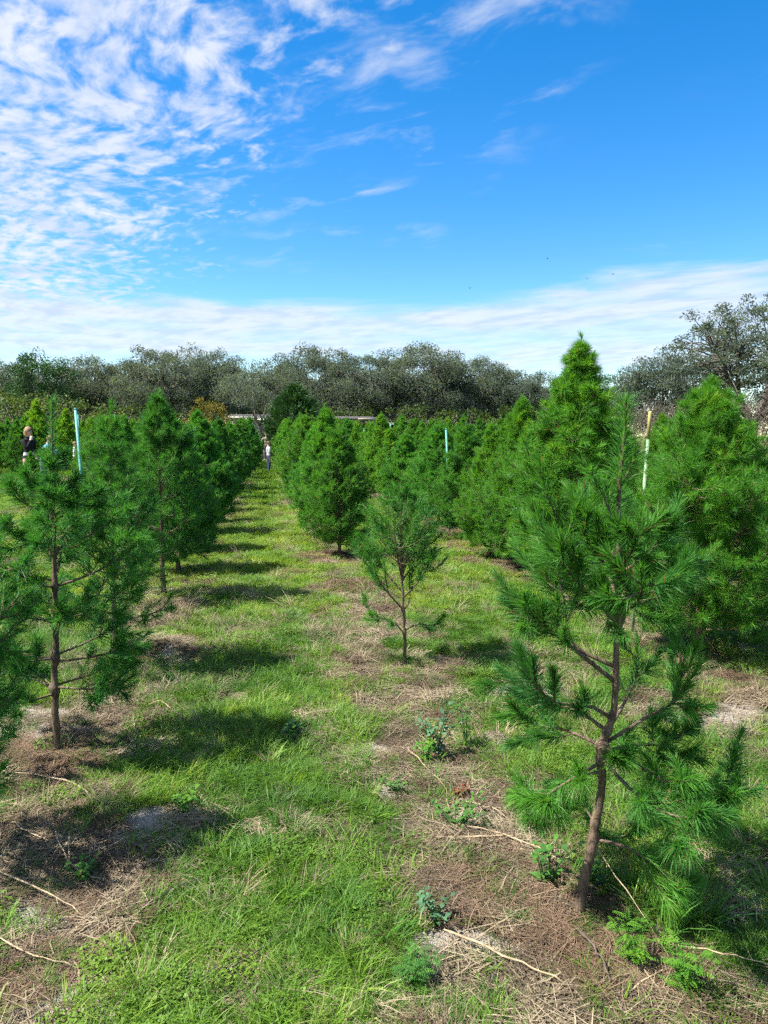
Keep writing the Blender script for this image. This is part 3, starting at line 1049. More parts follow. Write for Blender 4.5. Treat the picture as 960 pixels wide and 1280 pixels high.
detailed_pine(.87, 4.88, TT, TL, mid, .0125, 'small thin pine with a bare slender stem, standing alone mid-lane in the brown strip', 6, leader=(.5, 1.0, 160, .06), color=(.95, 1.02, 1.05), bark_m='bark_young')

# --- left foreground pine: straight stem, open dark whorls
LT = [(0, 0, 0), (.010, 0, .29), (.020, 0, .63), (.028, 0, .90), (.034, 0, 1.155), (.040, 0, 1.39), (.05, 0, 1.64)]
rl = np.random.RandomState(72)
LL = []
for z, m, L0, up in ((.30, 5, .36, .12), (.45, 4, .34, .22), (.62, 5, .33, .40), (.80, 4, .34, .45), (.96, 5, .28, .50), (1.10, 5, .18, .55), (1.20, 4, .10, .8), (1.33, 3, .05, 1.2)):
    a0 = rl.uniform(0, 6.28)
    for q in range(m):
        a = a0 + q * 6.283 / m + rl.normal(0, .25)
        L = L0 * rl.uniform(.75, 1.2)
        b = at_z(LT, z + rl.normal(0, .012))
        hd = np.array([math.cos(a), math.sin(a), 0])
        LL.append(limb(LT, b[2], b + hd * L * .4 + np.array([0, 0, L * up * .3]), b + hd * L * .75 + np.array([0, 0, L * up * .7]), b + hd * L + np.array([0, 0, L * up * 1.15]),
                       tint=rl.uniform(.08, .30), start=.34, subs=7, per=100))
detailed_pine(-1.01, 3.68, LT, LL, Style(needle=.085, width=.0025, per=100, seg=2, tert=1, shoot=.20, subs=6, sub=.6, tint=.18, sides=5, droop=.16), .0185,
              'left foreground pine with straight slim bare lower trunk and airy dark whorls', 8, color=(.86, .98, 1.0), leader=(.70, 1.0, 480, .075), bark_m='bark')

# --- the rest of the plantation
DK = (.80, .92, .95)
BR = (1.10, 1.06, .90)  # warm needle tint: sunlight on the right-hand pines put into their colour
pine('loose_b', -1.18, 2.78, 1.55, .6, 'dark pine cut off by the left edge of the picture, its boughs reaching into view', color=DK, wide=1.05)
pine('loose_b', -.98, 4.98, 1.76, 1.1, 'slim pine directly behind the left foreground pine, with pale leader', color=(.9, 1, 1.02), wide=.98)
pine('loose_a', -.97, 7.17, 1.96, 4.0, 'tall bushy pine left of the lane with a dark forked bare trunk', color=(.86, .96, .95), wide=1.0)
pine('full_b', -1.01, 8.65, 1.74, 3.0, 'pine left of the lane, half hidden behind the tall forked one', color=(.88, .97, .95))
pine('full_c', .86, 9.52, 1.72, 1.4, 'dense rounded pine right of the lane, first of the unbroken hedge-like row', color=(1.05, 1.04, .9), wide=.92)
pine('full_a', 2.95, 4.86, 1.92, 2.0, 'big full pine at the right edge with fresh upright leader', color=(1.05, 1.06, .9), wide=1.06)
pine('full_d', 3.01, 7.14, 2.52, .5, 'tallest pine of the plantation, pointed, standing above all its neighbours', color=BR, wide=1.12)
pine('full_b', 2.80, 8.30, 1.98, 2.4, 'yellow-green pine close on the left side of the tallest pine', color=BR)
pine('full_d', 2.70, 9.15, 1.72, 5.0, 'pine with short dark trunk on reddish litter, second left of the tallest', color=BR)
pine('full_c', 2.84, 10.9, 1.80, .9, 'bluish pine right of the sunlit gap beyond the thin young pine', color=(.95, 1.02, .98))

pine('full_b', -5.66, 19.6, 1.16, 1.0, 'small pine hiding the legs of the person in black', color=(.9, 1, .95))

ORD = ['first', 'second', 'third', 'fourth', 'fifth', 'sixth', 'seventh', 'eighth', 'ninth', 'tenth', 'eleventh', 'twelfth', 'thirteenth', 'fourteenth', 'fifteenth', 'sixteenth',
       'seventeenth', 'eighteenth', 'nineteenth', 'twentieth', 'twenty-first', 'twenty-second', 'twenty-third', 'twenty-fourth', 'twenty-fifth', 'twenty-sixth']
rp = random.Random(4)


def row(xr, ys, hmin, hmax, where, color, group, skip=()):
    n = 0
    for y in ys:
        if skip and any(a <= y <= b for a, b in skip):
            rp.random()
            continue
        x = xr + rp.uniform(-.12, .12)
        yy = y + rp.uniform(-.2, .2)
        d = math.hypot(x, yy)
        kind = rp.choice(['full_b', 'full_c', 'full_d']) if d < 20 else rp.choice(['far_a', 'far_b', 'far_c'])
        k = rp.uniform(.88, 1.12)
        hue = rp.uniform(-.14, .16)
        c = (color[0] * k * (1 + hue), color[1] * k, color[2] * k * (1 - hue))
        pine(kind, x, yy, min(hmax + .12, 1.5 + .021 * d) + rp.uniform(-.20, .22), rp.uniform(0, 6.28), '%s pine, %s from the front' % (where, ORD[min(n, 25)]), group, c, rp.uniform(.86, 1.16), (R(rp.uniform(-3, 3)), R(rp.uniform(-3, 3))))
        n += 1


fr = lambda a, b, s: list(np.arange(a, b, s))
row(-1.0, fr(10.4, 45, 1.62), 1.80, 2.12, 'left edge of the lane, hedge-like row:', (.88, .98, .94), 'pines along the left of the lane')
row(.88, fr(11.4, 43, 1.62), 1.70, 2.12, 'right edge of the lane, unbroken row:', (1.05, 1.05, .9), 'pines along the right of the lane')  # right-hand rows carry the same sunlit warmth in their tint
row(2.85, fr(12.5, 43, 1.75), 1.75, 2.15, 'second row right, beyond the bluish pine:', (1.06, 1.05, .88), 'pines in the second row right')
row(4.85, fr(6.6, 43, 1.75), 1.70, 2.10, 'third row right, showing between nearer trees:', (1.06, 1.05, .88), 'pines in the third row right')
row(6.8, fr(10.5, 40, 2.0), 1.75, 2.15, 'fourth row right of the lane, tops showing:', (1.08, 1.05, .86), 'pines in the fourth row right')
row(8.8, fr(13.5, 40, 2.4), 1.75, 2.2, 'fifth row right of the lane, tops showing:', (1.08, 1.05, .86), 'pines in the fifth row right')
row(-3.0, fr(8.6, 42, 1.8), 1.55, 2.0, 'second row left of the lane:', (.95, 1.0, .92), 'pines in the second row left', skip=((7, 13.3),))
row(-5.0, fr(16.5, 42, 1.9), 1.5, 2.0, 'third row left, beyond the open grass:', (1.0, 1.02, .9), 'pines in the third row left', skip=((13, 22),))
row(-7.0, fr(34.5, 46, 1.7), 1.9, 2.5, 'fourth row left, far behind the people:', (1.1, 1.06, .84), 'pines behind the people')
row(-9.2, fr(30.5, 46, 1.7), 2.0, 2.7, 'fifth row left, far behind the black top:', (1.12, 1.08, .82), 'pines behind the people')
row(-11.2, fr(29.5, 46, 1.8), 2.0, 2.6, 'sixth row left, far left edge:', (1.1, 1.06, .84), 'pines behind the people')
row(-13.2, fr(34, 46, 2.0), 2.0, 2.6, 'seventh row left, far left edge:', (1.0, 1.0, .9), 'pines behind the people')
pine('far_b', -9.6, 34.2, 3.1, 1.0, 'sun-tinted yellow-green taller pine behind the left foreground pine', color=(1.9, 1.35, .7))  # strong tint paints sunlight onto this pine and its smaller neighbour
pine('far_b', -8.3, 33.6, 2.7, 2.0, 'smaller yellow-green pine beside the sun-tinted taller one', color=(1.7, 1.3, .7))
# young staked pines far to the left, blue-green
for k in range(30):
    x = -13.2 + (k % 10) * .95 + rp.uniform(-.2, .2)
    y = 47.5 + (k // 10) * 2.2 + rp.uniform(-.3, .3)
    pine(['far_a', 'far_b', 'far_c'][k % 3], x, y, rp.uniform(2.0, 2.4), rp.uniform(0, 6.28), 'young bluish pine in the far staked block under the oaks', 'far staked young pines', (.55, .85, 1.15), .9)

# ------------------------------------------------------------------ marker stakes


def stake(x, y, h, label, lean=(0, 0), r=.019, tip=0.0, group='plastic marker stakes', mat='pvc'):
    e = empty('marker_stake', (x, y, gz(x, y)))
    e.rotation_euler = (lean[0], lean[1], 0)
    g = Geo()
    g.tube([(0, 0, -.1), (0, 0, h * .35), (0, 0, h - tip)], r, 10)
    link('pole', g.mesh('stake_pole', M[mat], True), e)
    g = Geo()
    z0 = h - tip if tip else h - .012
    g.tube([(0, 0, z0), (0, 0, z0 + (tip or .012)), (0, 0, z0 + (tip or .012) + .01)], [r * 1.06, r * 1.06, r * .8], 10)
    link('cap' if not tip else 'faded_tip', g.mesh('stake_tip', M['pvc_y'] if tip else M['pvc'], True), e)
    tag(e, label, 'stake', group)


stake(-2.04, 9.05, 1.80, 'turquoise plastic stake rising beside the left foreground pine', (0, R(-2.6)), .0165)
stake(2.70, 5.35, 1.68, 'pale green stake with faded yellow top, leaning left of the big right pine', (R(-2), R(4.0)), .0125, .20, mat='pvc_pale')
stake(2.80, 11.7, 1.63, 'short turquoise stake above the second row right of the lane', (0, R(-2.5)), .015)
stake(-2.05, 22.5, 2.0, 'thin green stake behind the left hedge row, near the yellowing tree', (0, 0), .022)
stake(-3.1, 20.0, 1.98, 'thin green stake just left of the tall bushy left pine', (0, 0), .02)
stake(3.1, 25.0, 1.75, 'thin pale stake right of the dark cedar', (0, 0), .024)
stake(4.5, 29.0, 2.0, 'thin pale stake midway between dark cedar and turquoise stake', (0, R(3)), .026)
for k in range(12):
    x = -12.9 + k * .8 + rp.uniform(-.2, .2)
    stake(x, 46.4 + (k % 3) * .8, rp.uniform(2.3, 2.9), 'thin bluish stake in the far staked block under the oaks', (0, R(rp.uniform(-2, 2))), .030, group='far staked young pines')

# ------------------------------------------------------------------ broadleaf trees


def broad_tree(name, seed, h, rx, rz, cz, nl, nclump, per, leaf, leafm, moss=0.0, clump=.085, tint0=.45, shell=.62, fork=.24, lowcut=-.55, stout=1.0):
    """trunk, limbs reaching leaf clumps spread over a lumpy crown, optional hanging moss (sizes as shares of h)"""
    rng = np.random.RandomState(seed)
    wood, lv, ms, tk = Geo(), Geo(), Geo(), Geo()
    base = np.array([0, 0, -.2])
    fk = np.array([rng.normal(0, .15), rng.normal(0, .15), h * fork])
    r0 = h * .030 * stout
    tk.tube(spline([base, base + (fk - base) * .5 + rng.normal(0, .1, 3), fk], 7), np.linspace(r0 * 1.3, r0 * .8, 7), 9)
    C = np.array([0, 0, h * cz])
    lob = rng.uniform(-1, 1, (9, 3))
    lob /= np.linalg.norm(lob, axis=1)[:, None]
    la = rng.uniform(-.12, .22, 9)
    cl = []
    while len(cl) < nclump:
        d = unit(rng.normal(size=3))
        if d[2] < lowcut:
            continue
        k = 1 + float(np.sum(la * np.clip(lob @ d, 0, 1) ** 4))
        q = (shell + (1 - shell) * rng.uniform()) if rng.uniform() < .85 else rng.uniform(.25, shell)
        cl.append(C + d * k * q * h * np.array([rx, rx, rz]))
    cl = np.array(cl)
    main = []
    for k in range(nl):
        az = k * 6.283 / nl + rng.normal(0, .25)
        e_ = rng.uniform(.15, .9)
        main.append(C + np.array([math.cos(az) * rx * .55 * (1.2 - .7 * e_), math.sin(az) * rx * .55 * (1.2 - .7 * e_), (e_ - .35) * rz * .9]) * h)
    paths = []
    for m in main:
        P = spline([fk, fk + (m - fk) * .45 + rng.normal(0, h * .03, 3), m], 9)
        wood.tube(P, np.linspace(r0 * .55, r0 * .2, 9), 6)
        paths.append(P)
    allp = np.vstack(paths)
    for c in cl:
        dd = np.linalg.norm(allp - c, axis=1) + np.where(allp[:, 2] > c[2], .4 * h * .1, 0)
        i = int(np.argsort(dd)[rng.randint(0, 3)])
        a = allp[i]
        P = spline([a, a + (c - a) * .5 + rng.normal(0, h * .018, 3) + np.array([0, 0, h * .01]), c], 6)
        wood.tube(P, np.linspace(r0 * .16, r0 * .05, 6), 4, cap=False)
        n = int(per * rng.uniform(.6, 1.35))
        rr = h * clump * rng.uniform(.65, 1.3)
        D = rng.normal(size=(n, 3))
        D /= np.linalg.norm(D, axis=1)[:, None]
        P_ = c + D * (rng.uniform(size=n) ** .45)[:, None] * rr * np.array([1, 1, .72])
        a_, b_ = rng.normal(size=(n, 3)), rng.normal(size=(n, 3))
        a_ /= np.linalg.norm(a_, axis=1)[:, None]
        b_ = np.cross(a_, b_)
        b_ /= np.linalg.norm(b_, axis=1)[:, None]
        sz = leaf * rng.uniform(.6, 1.3, n)[:, None]
        V = np.stack([P_ - a_ * sz, P_ + b_ * sz * .55, P_ + a_ * sz, P_ - b_ * sz * .55], 1)
        ti = np.clip(tint0 + rng.normal(0, .18) + rng.normal(0, .16, n), 0, 1)
        i4 = np.arange(n)[:, None] * 4
        lv.add(V.reshape(-1, 3), None, i4 + np.array([[0, 1, 2, 3]]), np.repeat(ti, 4))
        if moss and rng.uniform() < moss:
            for q in range(16):
                p = c + unit(rng.normal(size=3)) * rr * np.array([1, 1, .5])
                Lm = h * rng.uniform(.02, .085)
                sw = h * .0030 * rng.uniform(.5, 1.5)
                az = rng.uniform(0, 6.28)
                sd = np.array([math.cos(az), math.sin(az), 0]) * sw
                p2 = p + np.array([rng.normal(0, .05) * Lm, rng.normal(0, .05) * Lm, -Lm * .5])
                p3 = p - np.array([0, 0, Lm])
                ms.add([p - sd * .5, p + sd * .5, p2 + sd, p2 - sd, p3], [(3, 2, 4)], [(0, 1, 2, 3)], rng.uniform())
    res = {'trunk': tk.mesh(name + '_trunk', M['oakbark'], True), 'limbs': wood.mesh(name + '_limbs', M['oakbark'], True), 'crown': lv.mesh(name + '_crown', leafm)}
    if moss and ms.n:
        res['hanging_moss'] = ms.mesh(name + '_moss', M['moss'])
    res['h'] = h * (cz + rz) * 1.02
    return res


BT = {'oak_a': broad_tree('oak_a', 101, 9, .40, .40, .56, 7, 150, 240, .075, M['oakleaf'], .3, .105),
      'oak_b': broad_tree('oak_b', 102, 9, .44, .38, .58, 8, 155, 240, .075, M['oakleaf'], .35, .105),
      'oak_c': broad_tree('oak_c', 103, 9, .38, .40, .58, 6, 120, 200, .075, M['oakleaf'], .3, .095),
      'oak_open': broad_tree('oak_open', 104, 9, .46, .40, .58, 9, 330, 120, .055, M['oakleaf'], .06, .050, .30, .5),
      'oak_high': broad_tree('oak_high', 108, 9, .42, .38, .60, 7, 90, 130, .075, M['oakleaf'], .35, .095, lowcut=-.12, fork=.34, stout=.5),
      'tree_dark': broad_tree('tree_dark', 105, 9, .34, .42, .56, 7, 110, 130, .08, M['cedar'], 0, .09),
      'autumn': broad_tree('autumn', 106, 4, .40, .42, .56, 7, 60, 70, .06, M['autumn'], 0, .11),
      'bush': broad_tree('bush', 107, 3, .55, .46, .5, 7, 60, 70, .06, M['shrub'], 0, .13, fork=.08, lowcut=-1)}


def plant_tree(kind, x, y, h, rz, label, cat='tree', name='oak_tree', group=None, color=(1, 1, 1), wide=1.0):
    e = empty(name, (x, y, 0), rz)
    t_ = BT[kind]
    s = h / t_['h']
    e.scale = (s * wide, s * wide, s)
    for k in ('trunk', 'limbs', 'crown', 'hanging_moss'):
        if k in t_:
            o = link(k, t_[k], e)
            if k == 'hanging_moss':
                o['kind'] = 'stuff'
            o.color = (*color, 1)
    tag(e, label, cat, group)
    return e


OG = 'moss-hung oaks behind the plantation'
oaks = [('oak_c', -27.0, 65, 9.3, 'moss-hung oak cut off by the left edge of the picture', 1.0),
        ('oak_b', -20.6, 68, 7.8, 'lower grey oak just right of the left-edge oak', .9),
        ('tree_dark', -16.9, 63, 8.5, 'dark leafy tree standing taller among the pale oaks at far left', .95),
        ('oak_a', -14.6, 67, 8.0, 'grey oak between the dark leafy tree and the gap of sky at left', .95),
        ('oak_c', -11.6, 66, 8.0, 'thin-crowned oak with sky showing through its limbs', .8),
        ('oak_b', -7.9, 63, 8.5, 'broad grey oak behind the tall bushy left pine', 1.0),
        ('oak_a', -4.6, 65, 8.4, 'grey oak behind the small yellowing tree', .95),
        ('oak_high', -.45, 51.0, 6.4, 'moss-hung oak whose boughs overhang the house front', 1.15),
        ('oak_a', 3.7, 66, 8.9, 'oak rising directly behind the dark cedar', 1.05),
        ('oak_b', 7.6, 63, 8.4, 'moss-hung oak above the low shed roof', 1.0),
        ('oak_a', 12.4, 63, 9.0, 'highest rounded oak in the middle of the treeline', 1.15),
        ('oak_b', 17.0, 65, 8.4, 'broad oak right of the highest mid treeline oak', 1.05),
        ('oak_c', 20.9, 66, 7.7, 'oak sloping down toward the tallest pine', 1.0),
        ('oak_b', 24.6, 67, 7.2, 'lowest oak of the treeline, half behind the tallest pine', 1.0)]
for k, (kd, x, y, h, lb, wd_) in enumerate(oaks):
    plant_tree(kd, x, y, h, k * 1.7, lb, group=OG, wide=wd_)
for k in range(13):
    x = -27 + k * 4.6 + rp.uniform(-.8, .8)
    plant_tree(['oak_b', 'oak_a', 'oak_c'][k % 3], x, 76 + rp.uniform(-2, 3), rp.uniform(6.6, 8.2), k * 2.1, 'oak in the second rank, glimpsed through the front treeline', group='second rank of oaks', wide=1.2)
plant_tree('oak_open', 26.0, 38.5, 9.0, .4, 'great open-crowned oak at right with limbs dark against the sky', wide=1.28)
plant_tree('oak_a', 20.0, 37.5, 5.7, 2.0, 'lower grey oak leaning out left of the great open oak', wide=.95)
plant_tree('tree_dark', 20.9, 47, 5.9, 1.0, 'small dark tree between tallest pine and the great oak', name='broadleaf_tree')
plant_tree('oak_b', 32.5, 42, 6.0, 3.0, 'low oak beyond the right edge behind the big full pine', wide=1.1)
plant_tree('autumn', -3.5, 46.5, 3.75, .3, 'small yellowing autumn tree behind the left hedge row', name='autumn_tree', wide=.85)
for k, (x, y, h, lb) in enumerate(((-15.2, 52, 4.2, 'yellow-green bush behind the person in black, under the dark leafy tree'), (-13.2, 55, 4.0, 'ochre bush under the grey oak at left'), (-19.5, 55, 3.6, 'olive bush at the far left edge'),
                                   (-10.5, 58, 3.8, 'olive bush low under the thin-crowned oak'), (-7.5, 58, 3.4, 'dull bush under the broad grey oak'), (6.5, 58, 3.6, 'dark bush left of the shed'),
                                   (11.0, 57, 3.8, 'dark bush below the highest oak'), (14.5, 58, 3.6, 'dark bush right of the shed'), (18.5, 58, 3.8, 'dark bush near the tallest pine'), (22.5, 57, 4, 'dark bush behind the tallest pine'))):
    plant_tree('bush', x, y, h, k * 1.3, lb, 'bush', 'bush', color=(1, 1, 1) if k < 2 else (.55, .62, .6), wide=1.3)  # all but the first pair tinted darker


def thicket_mesh(seed, h):
    rng = np.random.RandomState(seed)
    g = Geo()
    for k in range(900):
        a = rng.uniform(0, 6.28)
        r = 1.5 * math.sqrt(rng.uniform())
        z = rng.uniform(.1, 1) ** .8 * h * (1 - .25 * (r / 1.5) ** 2)
        p = np.array([r * math.cos(a), r * math.sin(a), z])
        d = unit(np.array([math.cos(a), math.sin(a), .2]) * .6 + rng.normal(0, .7, 3))
        L = rng.uniform(.25, .75)
        P = spline([p, p + d * L * .5, p + d * L + np.array([0, 0, -.25 * L])], 4)
        g.tube(P, np.linspace(.012, .004, 4), 3, rng.uniform(), cap=False)
    return g.mesh('thicket', M['twig'])


thick = [thicket_mesh(1, 2.6), thicket_mesh(2, 2.6)]
for k, (x, y, s, lb) in enumerate(((17.8, 33, 1.15, 'grey-brown leafless thicket left of the leaning stake tip'), (20.4, 33.5, 1.25, 'leafless brown thicket right behind the big full pine top'), (23.0, 34, 1.35, 'tall tangled leafless thicket under the great oak'),
                                   (25.4, 34, 1.2, 'tangled leafless thicket at the right edge'), (27.8, 35, 1.25, 'leafless thicket just beyond the right edge'), (15.4, 36, 1.0, 'low brown thicket behind the tallest pine'))):
    e = empty('thicket', (x, y, 0), k * 1.1)
    e.scale = (s, s, s * 1.05)
    link('twigs', thick[k % 2], e)
    g = Geo()
    for q in range(7):
        a = q * .9
        g.tube(spline([(0, 0, -.1), (.5 * math.cos(a), .5 * math.sin(a), 1.0), (1.0 * math.cos(a), 1.0 * math.sin(a), 1.9)], 5), np.linspace(.035, .012, 5), 4, .2)
    link('stems', g.mesh('thicket_stems', M['twig']), e)
    tag(e, lb, 'thicket', 'leafless thickets')


# broad dark cedar at the end of the lane
def cedar_mesh(seed, h, rad):
    rng = np.random.RandomState(seed)
    g = Geo()
    for k in range(900):
        f = rng.uniform(0, 1) ** 1.15
        rr = rad * (math.sin(math.pi * min(1, .22 + .78 * f) ** 1.25)) ** .8 * (1.0 if f < .6 else 1)
        a = rng.uniform(0, 6.28)
        q = rng.uniform(.55, 1.0) * (1 + .16 * math.sin(a * 5 + f * 9))
        c = np.array([rr * q * math.cos(a), rr * q * math.sin(a), h * (.04 + .93 * f)])
        out = unit(np.array([math.cos(a), math.sin(a), .9]))
        n = 18
        base = c + rng.normal(0, .10, (n, 3))
        d = out + rng.normal(0, .35, (n, 3))
        d /= np.linalg.norm(d, axis=1)[:, None]
        g.needles(base, d, rng.uniform(.14, .32, n), np.full(n, .075), rng.uniform(0, .2, n), np.clip(rng.normal(.45, .2) + rng.normal(0, .15, n), 0, 1), 1, rng)
    return g.mesh('cedar_crown', M['cedar'])


e = empty('cedar_tree', (1.55, 46, 0))
link('crown', cedar_mesh(3, 4.5, 1.62), e)
g = Geo()
g.tube([(0, 0, -.2), (0, 0, 1.2), (0, 0, 4.2)], [.12, .09, .02], 8)
link('trunk', g.mesh('cedar_trunk', M['oakbark'], True), e)
tag(e, 'broad dark green cedar at the far end of the grass lane beside the house', 'cedar tree')

# ------------------------------------------------------------------ house, shed, pole


def part(name, parent, mat, *boxes):
    g = Geo()
    for lo, hi in boxes:
        g.box(lo, hi)
    return link(name, g.mesh(name, mat), parent)


hs = empty('house', (-1.6, 52.5, 0))
part('wall', hs, M['siding'], ((-.7, 0, -.2), (4.2, 5, 2.75)))
for k in range(10):
    part('siding_board', hs, M['siding'], ((-.7, -.015, .02 + k * .26), (4.2, -.003, .2795 + k * .26)))
rf = Geo()
rf.add([(-1.0, -.6, 2.72), (4.7, -.6, 2.72), (4.7, 2.5, 3.0), (-1.0, 2.5, 3.0), (4.7, 5.6, 2.72), (-1.0, 5.6, 2.72)], [(1, 4, 2), (0, 3, 5)], [(0, 1, 2, 3), (3, 2, 4, 5), (0, 5, 4, 1)])
ro = link('roof', rf.mesh('roof', M['roofing']), hs)
part('fascia', ro, M['trim'], ((-1.0, -.66, 2.66), (4.7, -.603, 2.78)))
for x0, x1, z0, z1 in ((1.35, 2.05, 1.35, 2.45), (-.4, .3, 1.2, 2.4)):
    f = part('window', hs, M['trim'], ((x0 - .12, -.075, z0 - .12), (x0, -.032, z1 + .12)), ((x1, -.075, z0 - .12), (x1 + .12, -.032, z1 + .12)), ((x0, -.075, z1), (x1, -.032, z1 + .12)), ((x0, -.09, z0 - .12), (x1, -.032, z0)),
             ((x0, -.07, (z0 + z1) / 2 - .03), (x1, -.034, (z0 + z1) / 2 + .03)))
    part('pane', f, M['pane'], ((x0, -.05, z0), (x1, -.036, z1)))
part('post', hs, M['trim'], ((.10, -.55, 0), (.20, -.45, 2.6)))
part('post', hs, M['trim'], ((-.85, -.55, 0), (-.75, -.45, 2.6)))
tag(hs, 'pale low house with white trim at the end of the grass lane', 'house')

sh = empty('shed', (6.2, 52, 0))
part('back_wall', sh, M['dark_wood'], ((-2.8, 2.4, -.1), (3.0, 2.5, 2.3)))
rf = Geo()
rf.add([(-3, -.2, 2.62), (1.0, -.2, 2.62), (3.2, -.2, 2.30), (3.2, 2.8, 2.4), (1.0, 2.8, 2.8), (-3, 2.8, 2.8), (-3, -.2, 2.70), (1.0, -.2, 2.70), (3.2, -.2, 2.38), (3.2, 2.8, 2.5), (1.0, 2.8, 2.9), (-3, 2.8, 2.9)],
       None, [(0, 5, 4, 1), (1, 4, 3, 2), (6, 7, 10, 11), (7, 8, 9, 10), (0, 1, 7, 6), (1, 2, 8, 7), (2, 3, 9, 8), (3, 4, 10, 9), (4, 5, 11, 10), (5, 0, 6, 11)])
link('roof', rf.mesh('shed_roof', M['roofing']), sh)
part('eave_board', sh, M['pole'], ((-.2, -.26, 2.60), (1.0, -.203, 2.70)))
for x in (-2.6, -2.2, .9, 2.4):
    part('post', sh, M['pole'], ((x, -.1, -.1), (x + .11, .01, 2.4)))
tag(sh, 'low dark open shed with pale posts, right of the dark cedar', 'shed')

e = empty('utility_pole', (-20.5, 58.5, 0))
g = Geo()
g.tube([(0, 0, -.3), (0, 0, 3), (0, 0, 5.6)], [.12, .10, .08], 8)
link('pole', g.mesh('pole', M['pole'], True), e)
g = Geo()
g.tube([(0, 0, 5.6), (0, 0, 5.68)], [.10, .10], 8)
link('cap', g.mesh('pole_cap', M['pole'], True), e)
tag(e, 'slim pale wooden pole under the left-edge oaks', 'pole')

# ------------------------------------------------------------------ people


def person(x, y, h, rz, shirt, pants, hair, label, pose='stand', shoes=(.05, .05, .05), band=None, long_hair=False, lean=0.0, bottom=None):
    """figure facing +Y before turning; joints on a unit-height body, skinned and subdivided"""
    V, E, Rr = [], [], []

    def v(p, r, par=None):
        V.append(p)
        Rr.append(r)
        if par is not None:
            E.append((par, len(V) - 1))
        return len(V) - 1
    sw = .10 if pose == 'stride' else 0.0
    pel = v((0, 0, .52), .078)
    wst = v((0, .005 + lean * .1, .61), .070, pel)
    chs = v((0, .0 + lean * .3, .73), .082, wst)
    nck = v((0, .0 + lean * .45, .845), .034, chs)
    hd1 = v((0, .012 + lean * .5, .885), .046, nck)
    hd2 = v((0, .016 + lean * .55, .935), .056, hd1)
    hd3 = v((0, .010 + lean * .55, .972), .042, hd2)
    for s in (-1, 1):
        hip = v((s * .050, 0, .49), .062, pel)
        kn = v((s * .055, s * sw * .5 + .008, .275), .044, hip)
        an = v((s * .055, s * sw - .005, .045), .027, kn)
        v((s * .060, s * sw + .075, .018), .022, an)
        sh_ = v((s * .105, lean * .36, .785), .040, chs)
        if pose == 'think' and s == 1:
            el_ = v((s * .120, .075, .655), .030, sh_)
            wr = v((s * .050, .100, .800), .022, el_)
            v((s * .022, .085, .858), .024, wr)
        elif pose == 'bend':
            el_ = v((s * .13, .10 + lean * .5, .67), .029, sh_)
            wr = v((s * .10, .20 + lean * .6, .60), .021, el_)
            v((s * .09, .25 + lean * .6, .57), .023, wr)
        else:
            el_ = v((s * .135, -.015 + lean * .3, .640), .029, sh_)
            wr = v((s * .125, .035 + lean * .4, .515), .021, el_)
            v((s * .120, .050 + lean * .4, .455), .024, wr)
    me = bpy.data.meshes.new('figure')
    me.from_pydata([(a * h, b * h, c * h) for a, b, c in V], E, [])
    ob = bpy.data.objects.new('figure', me)
    COL.objects.link(ob)
    md = ob.modifiers.new('skin', 'SKIN')
    md.use_smooth_shade = True
    for i, sv in enumerate(me.skin_vertices[0].data):
        sv.radius = (Rr[i] * h, Rr[i] * h * (.78 if i in (0, 1, 2) else 1))
        sv.use_root = (i == 0)
    ob.modifiers.new('sub', 'SUBSURF').levels = 2
    ob.modifiers['sub'].render_levels = 2
    dg = bpy.context.evaluated_depsgraph_get()
    bm = bpy.data.meshes.new_from_object(ob.evaluated_get(dg))
    bpy.data.objects.remove(ob)
    mats = [M['skin'], plain_mat('shirt', shirt, .85, .2, .12, 12), plain_mat('trousers', pants, .85, .2, .15, 14), plain_mat('shoes', shoes, .7, .3, .1)]
    bm.materials.clear()
    for m in mats:
        bm.materials.append(m)
    if band:
        bm.materials.append(plain_mat('waistband', band, .8, .2, .1))
    for p_ in bm.polygons:
        c = p_.center / h
        if c.z < .045:
            i = 3
        elif abs(c.x) > .095 and c.z < .50 and pose != 'bend':
            i = 0
        elif c.z < .535:
            i = 2
        elif c.z < .862 and not (c.z > .842 and abs(c.x) < .05):
            i = 1
            if pose == 'think' and c.x > .005 and c.y > .062 and c.z > .79:
                i = 0
            if band and c.z < .585 and abs(c.x) < .1:
                i = 4
        else:
            i = 0
        p_.material_index = i
    me_name = 'person_body'
    bm.name = me_name
    e = empty('person', (x, y, gz(x, y)), rz)
    body = link('body', bm, e)
    g = Geo()
    rng = np.random.RandomState(int(h * 100))
    cy = .010 + lean * .55
    U, W = 12, 7
    vs = []
    for i in range(W):
        th = i / (W - 1) * R(108)
        for j in range(U):
            ph = j * 2 * math.pi / U
            front = max(0, math.sin(ph))
            t2 = th * (1 - .42 * front)
            k = 1.07 + .05 * rng.uniform(-1, 1)
            drop = .055 * (i / (W - 1)) ** 2 * (1 - front) if long_hair else 0
            vs.append((math.sin(t2) * math.cos(ph) * .056 * k * h, (cy + math.sin(t2) * math.sin(ph) * .060 * k) * h, (.946 + math.cos(t2) * .062 * k - drop) * h))
    q = []
    for i in range(W - 1):
        for j in range(U):
            q.append((i * U + j, i * U + (j + 1) % U, (i + 1) * U + (j + 1) % U, (i + 1) * U + j))
    g.add(vs, None, q)
    link('hair', g.mesh('hair', plain_mat('hair', hair, .6, .3, .3, 40), True), e)
    # face: nose, eyes, ears, mouth as small parts of the head
    fx = Geo()
    fz, fy = .925, .016 + lean * .55 + .054
    fx.add([(-.008 * h, (fy - .004) * h, (fz - .004) * h), (.008 * h, (fy - .004) * h, (fz - .004) * h), (0, (fy + .013) * h, (fz - .002) * h), (0, (fy - .002) * h, (fz + .020) * h)], [(0, 1, 2), (1, 3, 2), (3, 0, 2)])
